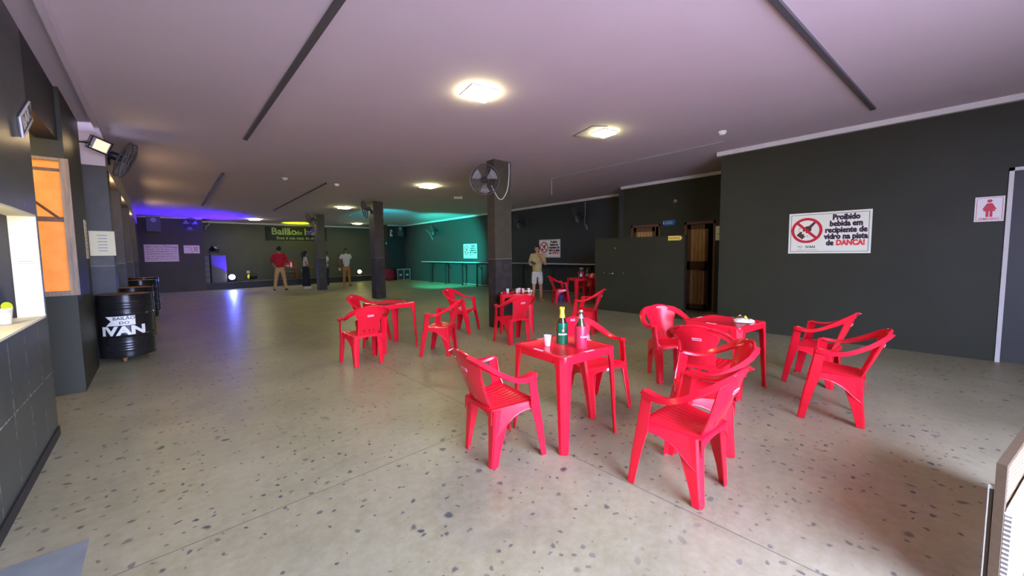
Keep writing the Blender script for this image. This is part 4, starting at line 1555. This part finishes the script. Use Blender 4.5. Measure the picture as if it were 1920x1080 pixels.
def par_light(name, label, loc, direction, lens, body='black', rr=.12, L=.26, group='stage floor lights'):
    t = thing(name, label, 'stage light', loc, 0, group)
    q = Vector(direction).to_track_quat('Z', 'Y').to_matrix().to_4x4()
    mt = Matrix.Translation((0, 0, rr + .07)) @ q
    MB().lathe([(.05, -L * .55), (rr * .85, -L * .45), (rr, L * .3), (rr * 1.04, L * .45), (rr * .98, L * .45), (rr * .9, L * .3)], n=22, mtx=mt).build('can', body, t)
    MB().lathe([(0, L * .31), (rr * .9, L * .31), (rr * .6, L * .40), (0, L * .43)], n=20, mtx=mt, cap=False).build('lens', lens, t)
    b = MB(); d = Vector(direction); side = Vector((-d.y, d.x, 0)).normalized() if abs(d.z) < .95 else Vector((1, 0, 0))
    b.tube([side * (rr + .02) + Vector((0, 0, rr + .07)), side * (rr + .02) + Vector((0, 0, .03)), side * .05 + Vector((0, 0, .012)),
            -side * .05 + Vector((0, 0, .012)), -side * (rr + .02) + Vector((0, 0, .03)), -side * (rr + .02) + Vector((0, 0, rr + .07))], .012, n=6)
    b.build('stand', body, t)
    return t


tb = par_light('stage_spotlight', 'stage spotlight with a dazzling blue lens beside the loudspeakers', (2.52, 21.52, SZ), (-.15, -.95, .28), 'lens_blue', rr=.13)
MB().ball((0.0, -.16, .245), (.065, .03, .055), 12, 8).build('bulb', 'lens_white', tb)
par_light('stage_spotlight', 'black stage spotlight lying with its yellow lens to the left', (3.30, 21.62, SZ), (-.93, -.35, .06), 'lens_yellow', rr=.14, L=.42)
par_light('stage_spotlight', 'stage spotlight with a glowing lime lens at the stage right end', (8.50, 21.9, SZ), (-.25, -.9, .18), 'lens_lime', rr=.12)
# coloured beams thrown by the stage fixtures
lamp('blue_beam', 'SPOT', (2.55, 21.36, .62), 1500, (.045, .0, 1.0), .05, (-.50, -.42, 1.0), R(84), .8)
lamp('blue_floor_beam', 'SPOT', (2.50, 21.28, .60), 120, (.06, .10, 1.0), .05, (-.05, -.9, -.35), R(60), .8)
lamp('lime_beam', 'SPOT', (5.72, 21.85, .50), 1000, (.70, 1.0, .0), .05, (-.10, .02, 1.0), R(34), .7)
# small violet foil ball lamp and fixture that throws the teal light
t = thing('wash_light', 'small black wash light clamped on the middle pillar, facing the teal wall', 'stage light', (5.66, 12.46, 1.86))
MB().box(-.02, .10, -.06, .06, -.05, .05).build('housing', 'black', t, smooth=False)
MB().box(.10, .108, -.05, .05, -.04, .04).build('lens', 'lens_teal', t, smooth=False)
lamp('teal_beam', 'SPOT', (5.80, 12.6, 1.9), 3600, (.03, .85, .66), .05, (1.0, .60, -.10), R(58), .6)
lamp('teal_ceiling_beam', 'SPOT', (5.80, 12.7, 1.95), 320, (.0, .8, 1.0), .05, (.55, 1.0, .32), R(60), .7)
t = thing('wash_light', 'small black wash light on the stage floor behind the red shirted man', 'stage light', (5.72, 21.85, SZ))
MB().box(-.09, .09, -.07, .07, 0.0, .16).build('housing', 'black', t, smooth=False)
MB().box(-.07, .07, -.05, .05, .16, .168).build('lens', 'lens_lime', t, smooth=False)

# foil decoration on the far pillar
random.seed(11)
for k, (x, z, m, lab) in enumerate(((4.72, 2.50, 'violet', 'violet foil ball beside the far pillar, upper right of the cluster'),
                                    (4.56, 2.36, 'violet', 'violet foil ball beside the far pillar, lowest of the cluster'))):
    t = thing('foil_ball', lab, 'decoration', (x, 16.86, z), 0, 'foil balls by the far pillar')
    MB().ball((0, 0, 0), .075, 10, 7).build('ball', m, t, smooth=False)
    b = MB(); b.tube([(0, 0, .07), (.0, .0, zc(16.86) - z - .001)], .003, n=4); b.build('string', 'grey', t)

# red rack with bottles on the stage
t = thing('display_rack', 'red wooden rack with open shelves on the stage, right of the red shirted man', 'rack', (5.0, 22.2, SZ))
b = MB()
for sx_ in (-.28, .28):
    for y_ in (-.15, .15):
        b.tube([(sx_ * 1.1, y_ * 1.2, 0), (sx_ * .8, y_ * .7, .95)], .02, n=6)
b.build('frame', 'rack_red', t)
for z_, w_ in ((.10, .28), (.33, .26), (.55, .245)):
    b = MB(); b.box(-w_, w_, -.15, .15, z_, z_ + .025); b.build('shelf', 'rack_wood', t, smooth=False)
MB().box(-.22, .22, .10, .13, .60, .92).build('back_board', 'rack_red', t, smooth=False)
t = thing('white_bottle', 'white bottle standing on the red stage rack', 'bottle', (5.10, 22.15, SZ + .576))
MB().lathe([(.045, 0), (.05, .01), (.05, .19), (.02, .24), (.02, .28)], n=14).build('body', 'white', t)
MB().lathe([(.024, .278), (.024, .31), (.01, .312)], n=12).build('cap', 'red', t)
t = thing('crate_box', 'red box on the top shelf of the stage rack', 'box', (4.93, 22.22, SZ + .576))
MB().box(-.1, .08, -.08, .08, 0, .14).build('body', 'sign_red', t, smooth=False)
MB().box(-.08, .06, -.083, -.08, .06, .10).build('print', 'vinyl', t, smooth=False)

for k, (x, lab) in enumerate(((3.33, 'white wall socket above the yellow lens spotlight'), (5.79, 'white wall socket just left of the woman'), (7.73, 'white wall socket between pillar and white shirted man'))):
    t = thing('power_socket', lab, 'socket', (x, 22.8, .66), 0, 'white stage wall sockets', '-y')
    MB().box(-.06, .06, -.085, .085, .001, .02).build('cover_plate', 'white', t, smooth=False)
    b = MB(); b.box(-.03, .03, -.05, -.005, .02, .026); b.box(-.03, .03, .01, .05, .02, .026); b.build('outlet', 'grey', t, smooth=False)

# wall speakers, floodlights and wall pieces
def wall_speaker(label, loc, wd, ht, dp, m='black'):
    t = thing('box_speaker', label, 'speaker', loc, 0, 'wall speakers')
    MB().box(-wd / 2, wd / 2, -dp, -.004, -ht / 2, ht / 2).build('cabinet', m, t, smooth=False)
    b = MB(); mt = FACE['-y'].to_4x4()
    bb = MB(); bb.lathe([(0, .0), (.06, .004), (wd * .36, .012), (wd * .38, .0)], n=20, cap=False, mtx=Matrix.Translation((0, -dp - .001, -ht * .16)) @ mt)
    bb.build('woofer', 'dgrey', t)
    bb = MB(); bb.lathe([(0, .0), (.03, .01), (wd * .2, .012), (wd * .22, 0)], n=16, cap=False, mtx=Matrix.Translation((0, -dp - .001, ht * .28)) @ mt)
    bb.build('tweeter', 'grey', t)
wall_speaker('dim box loudspeaker high in the far left corner', (.02, 21.2, 2.80), .42, .58, .3, 'dgrey')
wall_speaker('black box loudspeaker high on the dark wall right of the stage', (10.25, 20.5, 2.76), .46, .60, .3)
t = thing('floodlight', 'small pale floodlight beside the box loudspeaker right of the stage', 'floodlight', (9.80, 20.5, 2.66), 0, None, '-y')
MB().ball((0, .12, .1), (.07, .1, .07), 12, 8).build('head', 'grey', t)
MB().ball((0, -.12, .1), (.09, .09, .07), 12, 8).build('lower_head', 'grey', t)
b = MB(); b.tube([(0, .12, .1), (0, 0, .02), (0, -.12, .1)], .018, n=6); b.box(-.05, .05, -.06, .06, .001, .02); b.build('arm', 'grey', t)
t = thing('mounting_bracket', 'small pale bracket near the ceiling at the stage left end', 'bracket', (1.86, 22.8, 2.92), 0, None, '-y')
b = MB(); b.tube([(.07, .18, .01), (.05, .05, .06), (-.06, -.05, .06), (-.09, -.2, .02)], .03, n=6); b.build('arm', 'grey', t)

# flight case and maroon cover on the floor
t = thing('flight_case', 'black flight case with pale edging on the floor below the right speaker', 'case', (10.25, 20.1, 0), R(-6))
MB().box(-.36, .36, -.2, .2, .04, .62).build('body', 'black', t, smooth=False)
b = MB()
for x in (-.37, -.015, .345):
    b.box(x, x + .03, -.215, -.2, .04, .63)
for z in (.03, .60):
    b.box(-.37, .375, -.215, -.2, z, z + .03)
b.box(-.37, .375, -.2, .2, .62, .635)
b.build('edging', 'case_edge', t, smooth=False)
for sx_ in (-.19, .19):
    b = MB(); b.box(sx_ - .07, sx_ + .07, -.21, -.2, .26, .36); b.build('latch', 'steel', t, smooth=False)
for sx_ in (-.3, .3):
    b = MB(); b.tube([(sx_ - .02, 0, .025), (sx_ + .02, 0, .025)], .025, n=10); b.build('caster', 'dgrey', t)
t = thing('drum_cover', 'round maroon covered drum leaning beside the flight case', 'drum', (9.50, 20.2, 0))
MB().lathe([(.0, -.10), (.28, -.10), (.33, -.07), (.33, .07), (.28, .1), (0, .1)], n=26, cap=False, mtx=Matrix.Translation((0, 0, .335)) @ Euler((R(82), 0, R(8))).to_matrix().to_4x4()).build('cover', 'maroon', t)
b = MB(); b.tube([(-.2, -.15, .012), (.2, -.15, .012)], .012, n=6); b.tube([(-.2, .12, .012), (.2, .12, .012)], .012, n=6); b.build('foot_rail', 'leather', t)

cable('loose cable on the stage floor before the yellow lens spotlight', [(2.85, 21.3, .308), (3.1, 21.36, .308), (3.5, 21.28, .308), (4.1, 21.4, .308)], .008, 'grey')
cable('pale cable coil on the stage floor at its right end', [(8.0, 21.5, .308), (8.5, 21.4, .308), (9.1, 21.5, .308), (9.3, 21.4, .31)], .010, 'grey')
t = thing('ceiling_sensor', 'small round pale sensor high on the toilet wall above the blue plate', 'sensor', (XB, 4.25, 2.73), 0, None, '-x')
MB().lathe([(0, .03), (.03, .025), (.045, .0), (.045, .001)], n=14, cap=False).build('dome', 'grey', t)
MB().lathe([(0, .034), (.015, .032), (.018, .026)], n=10, cap=False).build('eye', 'rack_wood', t)
# ================================================================== PEOPLE
def skin_mesh(verts, edges, radii, root=0, sub=1, smooth_first=True):
    me = bpy.data.meshes.new('skel')
    me.from_pydata([tuple(v) for v in verts], edges, [])
    ob = bpy.data.objects.new('skel', me)
    COL.objects.link(ob)
    md = ob.modifiers.new('skin', 'SKIN')
    md.use_smooth_shade = True
    for i, r in enumerate(radii):
        sv = me.skin_vertices[0].data[i]
        sv.radius = r if isinstance(r, tuple) else (r, r)
        sv.use_root = (i == root)
    sb = ob.modifiers.new('sub', 'SUBSURF')
    sb.levels = sub
    sb.render_levels = sub
    dg = bpy.context.evaluated_depsgraph_get()
    out = bpy.data.meshes.new_from_object(ob.evaluated_get(dg))
    vs = [tuple(v.co) for v in out.vertices]
    fs = [tuple(p.vertices) for p in out.polygons]
    bpy.data.objects.remove(ob)
    bpy.data.meshes.remove(me)
    bpy.data.meshes.remove(out)
    return vs, fs


def hand(mb, w, d, n, size=1.0, curl=.5, thumb=1):
    """w wrist point, d direction of the fingers, n palm normal (side the fingers close to)"""
    d = Vector(d).normalized()
    n = (Vector(n) - d * Vector(n).dot(d)).normalized()
    s = d.cross(n) * thumb
    w = Vector(w)
    k = size
    mb.tube([w, w + d * .03 * k, w + d * .065 * k, w + d * .088 * k], [.024 * k, .031 * k, .036 * k, .030 * k], n=10, flat=.55)
    for i, (off, L) in enumerate(((.026, .068), (.009, .078), (-.009, .072), (-.026, .056))):
        b0 = w + d * .082 * k + s * off * k
        d1 = (d * math.cos(curl * .5) + n * math.sin(curl * .5))
        d2 = (d * math.cos(curl * 1.3) + n * math.sin(curl * 1.3))
        p1 = b0 + d1 * L * .5 * k
        p2 = p1 + d2 * L * .5 * k
        mb.tube([b0 - d * .012 * k, b0, p1, p2], [.0095 * k, .0092 * k, .0085 * k, .0065 * k], n=7)
    tb = w + d * .03 * k + s * .026 * k
    t1 = (d * .65 + s * .65 + n * .35).normalized()
    mb.tube([tb - s * .012 * k, tb + t1 * .03 * k, tb + t1 * .045 * k + d * .02 * k], [.012 * k, .010 * k, .0075 * k], n=7)


def person(label, loc, rz, H, J, skin, hair, top, bottom, shoes, sleeve=.6, top_m=None, belly=1.0, hair_style='short', head_yaw=0, head_pitch=0, shorts=False, skirt=False, female=False):
    """J: joints in metres for a 1.72 m body facing +y; x>0 is the person's right... left/right keys L (x<0) and R (x>0)"""
    k = H / 1.72
    t = thing('person', label, 'person', loc, rz, None)
    V, E, Rr = [], [], []
    def v(p, r, par=None):
        V.append(Vector(p) * k)
        Rr.append(tuple(a * k for a in r) if isinstance(r, tuple) else r * k)
        if par is not None:
            E.append((par, len(V) - 1))
        return len(V) - 1
    sh = .155 if female else .172
    wb = .9 if female else 1.0
    pel = v((0, 0, .93), (.118 * wb, .092 * belly))
    wst = v((0, .01 * belly, 1.10), (.115 * wb * belly, .088 * belly), pel)
    chs = v((0, 0, 1.30), (.125 * wb, .088), wst)
    nkb = v((0, -.01, 1.445), (.060, .052), chs)
    nkt = v((0, .008, 1.53), .050, nkb)
    idx = {}
    for s, sg in (('L', -1), ('R', 1)):
        a = v((sg * sh, -.012, 1.400), .050, chs)
        e = v(J['elbow' + s], .042, a)
        f = v([lerp(p, q, .35) for p, q in zip(J['elbow' + s], J['wrist' + s])], .042, e)
        wv = v(J['wrist' + s], .027, f)
        idx['a' + s] = (a, e, f, wv)
    for s, sg in (('L', -1), ('R', 1)):
        h = v((sg * .088, 0, .86), .074, pel)
        kn = v(J['knee' + s], .058, h)
        cf = v([lerp(p, q, .3) for p, q in zip(J['knee' + s], J['ankle' + s])], .056, kn)
        an = v(J['ankle' + s], .038, cf)
        idx['l' + s] = (h, kn, cf, an)
    vs, fs = skin_mesh(V, E, Rr, 0, 1)
    mb = MB()
    mb.add(vs, fs)
    # head with jaw, nose and ears, joined to the neck
    mt = Matrix.Translation(Vector((0, .012, 1.615)) * k) @ Matrix.Rotation(head_yaw, 4, 'Z') @ Matrix.Rotation(head_pitch, 4, 'X') @ Matrix.Scale(k, 4)
    hv = MB(); hv.ball((0, 0, 0), (.074, .093, .112), 18, 12)
    pts = []
    for (x, y, z) in hv.v:
        if z < -.02:
            q = (-.02 - z) / .09
            x *= 1 - .28 * q
            y = y * (1 - .25 * q) + .018 * q
        pts.append((x, y, z))
    mb.add(pts, hv.f, mt)
    nz = MB(); nz.ball((0, .096, -.018), (.014, .019, .024), 8, 6); nz.ball((0, .088, .012), (.009, .012, .028), 8, 6)
    for sx_ in (-1, 1):
        nz.ball((sx_ * .075, -.008, -.008), (.010, .020, .031), 8, 6)
        nz.ball((sx_ * .030, .082, .034), (.018, .010, .007), 8, 5)
    nz.ball((0, .072, -.088), (.022, .02, .018), 8, 6)
    mb.add(nz.v, nz.f, mt)
    for s, sg in (('L', -1), ('R', 1)):
        wv = Vector(J['wrist' + s]) * k
        el = Vector(J['elbow' + s]) * k
        d = J.get('hand' + s)
        d = Vector(d) if d else (wv - el).normalized()
        hand(mb, wv - d.normalized() * .012 * k, d, J.get('palm' + s, (0, 1, -.3)), k, J.get('curl' + s, .6), sg)
        # feet
        an = Vector(J['ankle' + s]) * k
        fd = Vector((sg * .12, 1, 0)).normalized()
        foot = [an - fd * .045 * k + Vector((0, 0, -.045 * k)), an + fd * .03 * k + Vector((0, 0, -.038 * k)), an + fd * .11 * k + Vector((0, 0, -.052 * k)), an + fd * .165 * k + Vector((0, 0, -.058 * k))]
        mb.tube(foot, [.030 * k, .036 * k, .036 * k, .022 * k], n=10, flat=.75)
        if shoes:
            b = MB()
            z0 = .002 - loc[2] * 0
            so = [(an - fd * .07 * k), (an - fd * .05 * k), (an + fd * .05 * k), (an + fd * .15 * k), (an + fd * .20 * k)]
            rr = [.030 * k, .040 * k, .044 * k, .045 * k, .026 * k]
            b.tube([(p.x, p.y, .050 * k) for p in so], rr, n=10, flat=.95)
            ob = b.build('shoe', shoes[0], t)
            # sole
            pr = []
            side = Vector((-fd.y, fd.x, 0))
            for p, r in zip(so, rr):
                pr.append(Vector((p.x, p.y, 0)) + side * (r + .003))
            for p, r in list(zip(so, rr))[::-1]:
                pr.append(Vector((p.x, p.y, 0)) - side * (r + .003))
            b = MB(); b.prism([(p.x, p.y) for p in pr], .001, .022)
            b.build('sole', shoes[1], ob, smooth=False)
    mb.build('body', skin, t, angle=180)
    # eyes, mouth
    b = MB()
    for sx_ in (-1, 1):
        b.ball((sx_ * .029, .083, .018), (.013, .008, .007), 8, 6, mt)
    b.build('eyes', 'eye', t)
    b = MB(); b.ball((0, .083, -.056), (.022, .008, .007), 8, 6, mt); b.build('mouth', 'lips', t)
    # hair
    hh = MB(); hh.ball((0, -.008, .020), (.083, .098, .108), 22, 16)
    keep = MB()
    keepf = [f for f in hh.f if not all((hh.v[i][1] > .045 and hh.v[i][2] < .052) for i in f) and not all(hh.v[i][2] < -.045 for i in f)]
    keep.add(hh.v, keepf, mt)
    if hair_style == 'long':
        keep.tube([tuple(mt @ Vector(p)) for p in ((0, -.06, .06), (0, -.095, -.02), (0, -.10, -.12), (.0, -.095, -.24), (0, -.09, -.36))], [.075 * k, .080 * k, .072 * k, .055 * k, .022 * k], n=12, flat=.6)
        for sx_ in (-1, 1):
            keep.tube([tuple(mt @ Vector(p)) for p in ((sx_ * .06, -.01, .06), (sx_ * .08, -.02, -.04), (sx_ * .07, -.04, -.18))], [.03 * k, .032 * k, .015 * k], n=8)
    keep.build('hair', hair, t)
    # clothing: shirt
    gV, gE, gR = [], [], []
    def gv(p, r, par=None):
        gV.append(Vector(p) * k); gR.append(tuple(a * k for a in r) if isinstance(r, tuple) else r * k)
        if par is not None:
            gE.append((par, len(gV) - 1))
        return len(gV) - 1
    c0 = gv((0, .012 * belly, 1.10), (.142 * wb * belly, .118 * belly))
    c1 = gv((0, .005, .87 if not female else 1.0), (.150 * wb * belly, .122 * belly), c0)
    c2 = gv((0, 0, 1.30), (.162 * wb, .122), c0)
    c3 = gv((0, -.01, 1.44), (.085, .075), c2)
    for s, sg in (('L', -1), ('R', 1)):
        a = gv((sg * (sh + .002), -.012, 1.404), .078, c2)
        e = Vector(J['elbow' + s]); A = Vector((sg * sh, -.012, 1.405)); W = Vector(J['wrist' + s])
        if sleeve <= 1:
            gv(A.lerp(e, sleeve), .062, a)
        else:
            q = gv(e, .054, a)
            gv(e.lerp(W, sleeve - 1), .046, q)
    vs, fs = skin_mesh(gV, gE, gR, 0, 1)
    m_ = MB(); m_.add(vs, fs); m_.build('shirt', top, t, angle=180)
    if not female:
        cl = MB(); cl.ring((0, -.004 * k, 1.475 * k), .064 * k, .013 * k, 18, 6); cl.build('collar', top, t)
    # bottom
    gV, gE, gR = [], [], []
    p0 = gv((0, 0, .97), (.140 * wb * belly, .112 * belly))
    p1 = gv((0, 0, .90), (.140 * wb, .110), p0)
    for s, sg in (('L', -1), ('R', 1)):
        h = gv((sg * .090, 0, .82), .100, p1)
        K = Vector(J['knee' + s]); A = Vector(J['ankle' + s])
        if shorts:
            gv(Vector((sg * .090, 0, .82)).lerp(K, .55), .092, h)
            gv(Vector((sg * .090, 0, .82)).lerp(K, 1.02), .090, len(gV) - 1)
        else:
            kk = gv(K, .072, h)
            gv(A + Vector((0, 0, .0)), .056, kk)
    if skirt:
        b = MB()
        b.lathe([(.128 * k, 1.04 * k), (.150 * k, .92 * k), (.160 * k, .80 * k), (.165 * k, .5 * k), (.175 * k, .12 * k), (.165 * k, .115 * k), (.1 * k, .5 * k)], n=26)
        b.build('skirt', bottom, t)
    else:
        vs, fs = skin_mesh(gV, gE, gR, 0, 1)
        m_ = MB(); m_.add(vs, fs); m_.build('shorts' if shorts else 'trousers', bottom, t, angle=180)
    return t


LEGS = dict(kneeL=(-.105, .015, .49), kneeR=(.105, .015, .49), ankleL=(-.125, -.01, .075), ankleR=(.125, -.01, .075))
def az_to_cam(x, y, extra=0.0):
    """rotation that turns local +y towards the camera side of the room"""
    return math.atan2(-y, -x) - PI / 2 + extra

# man in khaki shirt by the recess counter
x, y = 8.50, 7.95
person('person in khaki shirt and patterned shorts, arms folded, standing by the big pillar', (x, y, 0), az_to_cam(x, y, R(12)), 1.70,
       dict(LEGS, elbowL=(-.245, .10, 1.12), wristL=(-.07, .22, 1.35), handL=(.55, -.02, .65), palmL=(.3, -.9, .2), curlL=.9,
            elbowR=(.245, .06, 1.12), wristR=(.0, .215, 1.19), handR=(-1, .05, .05), palmR=(0, -1, .1), curlR=.8),
       'skin2', 'hair', 'shirt_olive', 'shorts', ('leather', 'leather'), .85, belly=1.12, shorts=True, head_yaw=R(-12))
t = thing('phone', 'dark phone held at the elbow by the person in the khaki shirt', 'phone', (0, 0, 0))
rz = az_to_cam(8.50, 7.95, R(12))
t.location = Vector((8.50, 7.95, 0)) + Matrix.Rotation(rz, 3, 'Z') @ Vector((.18, .28, 1.17))
t.rotation_euler = (R(20), R(60), rz)
MB().box(-.037, .037, -.005, .005, -.075, .075).build('body', 'black', t, smooth=False)
MB().box(-.033, .033, -.0062, -.005, -.068, .068).build('screen', 'blackgloss', t, smooth=False)
# man in red shirt, back to the camera
x, y = 3.74, 18.1
person('person in red shirt and tan trousers seen from behind, before the banner', (x, y, 0), az_to_cam(x, y, R(176)), 1.86,
       dict(kneeL=(-.14, .02, .50), kneeR=(.13, .03, .50), ankleL=(-.20, -.02, .075), ankleR=(.17, .05, .075),
            elbowL=(-.255, -.03, 1.12), wristL=(-.20, .17, .98), elbowR=(.255, -.03, 1.12), wristR=(.20, .18, 1.0)),
       'skin', 'hair', 'shirt_red', 'pants_tan', ('shoe_dark', 'shoe_sole'), 1.25, belly=1.05)
# woman with long hair, black skirt
x, y = 4.86, 18.65
person('person with long black hair, cream top and long black skirt beside the far pillar', (x, y, 0), az_to_cam(x, y, R(95)), 1.66,
       dict(LEGS, elbowL=(-.21, .02, 1.10), wristL=(-.07, .20, 1.03), elbowR=(.21, .02, 1.10), wristR=(.07, .20, 1.03)),
       'skin', 'hair', 'shirt_cream', 'pants_black', ('shoe_sole', 'shoe_sole'), .55, hair_style='long', skirt=True, female=True)
# man half hidden by the far pillar
x, y = 5.80, 18.9
person('person in white shirt and black trousers, half hidden right of the far pillar', (x, y, 0), az_to_cam(x, y, R(-70)), 1.66,
       dict(LEGS, elbowL=(-.25, .0, 1.12), wristL=(-.12, .22, 1.10), elbowR=(.25, .0, 1.12), wristR=(.12, .22, 1.10)),
       'skin3', 'hair', 'shirt_white', 'pants_black', ('leather', 'shoe_sole'), .6)
# man in white polo
x, y = 6.50, 18.3
person('person in white polo and brown trousers facing the camera near the stage', (x, y, 0), az_to_cam(x, y, R(14)), 1.78,
       dict(LEGS, elbowL=(-.27, -.06, 1.13), wristL=(-.20, -.10, .90), elbowR=(.27, -.06, 1.13), wristR=(.21, -.10, .90)),
       'skin3', 'hair', 'shirt_white', 'pants_brown', ('pants_brown', 'leather'), .62, belly=1.06)
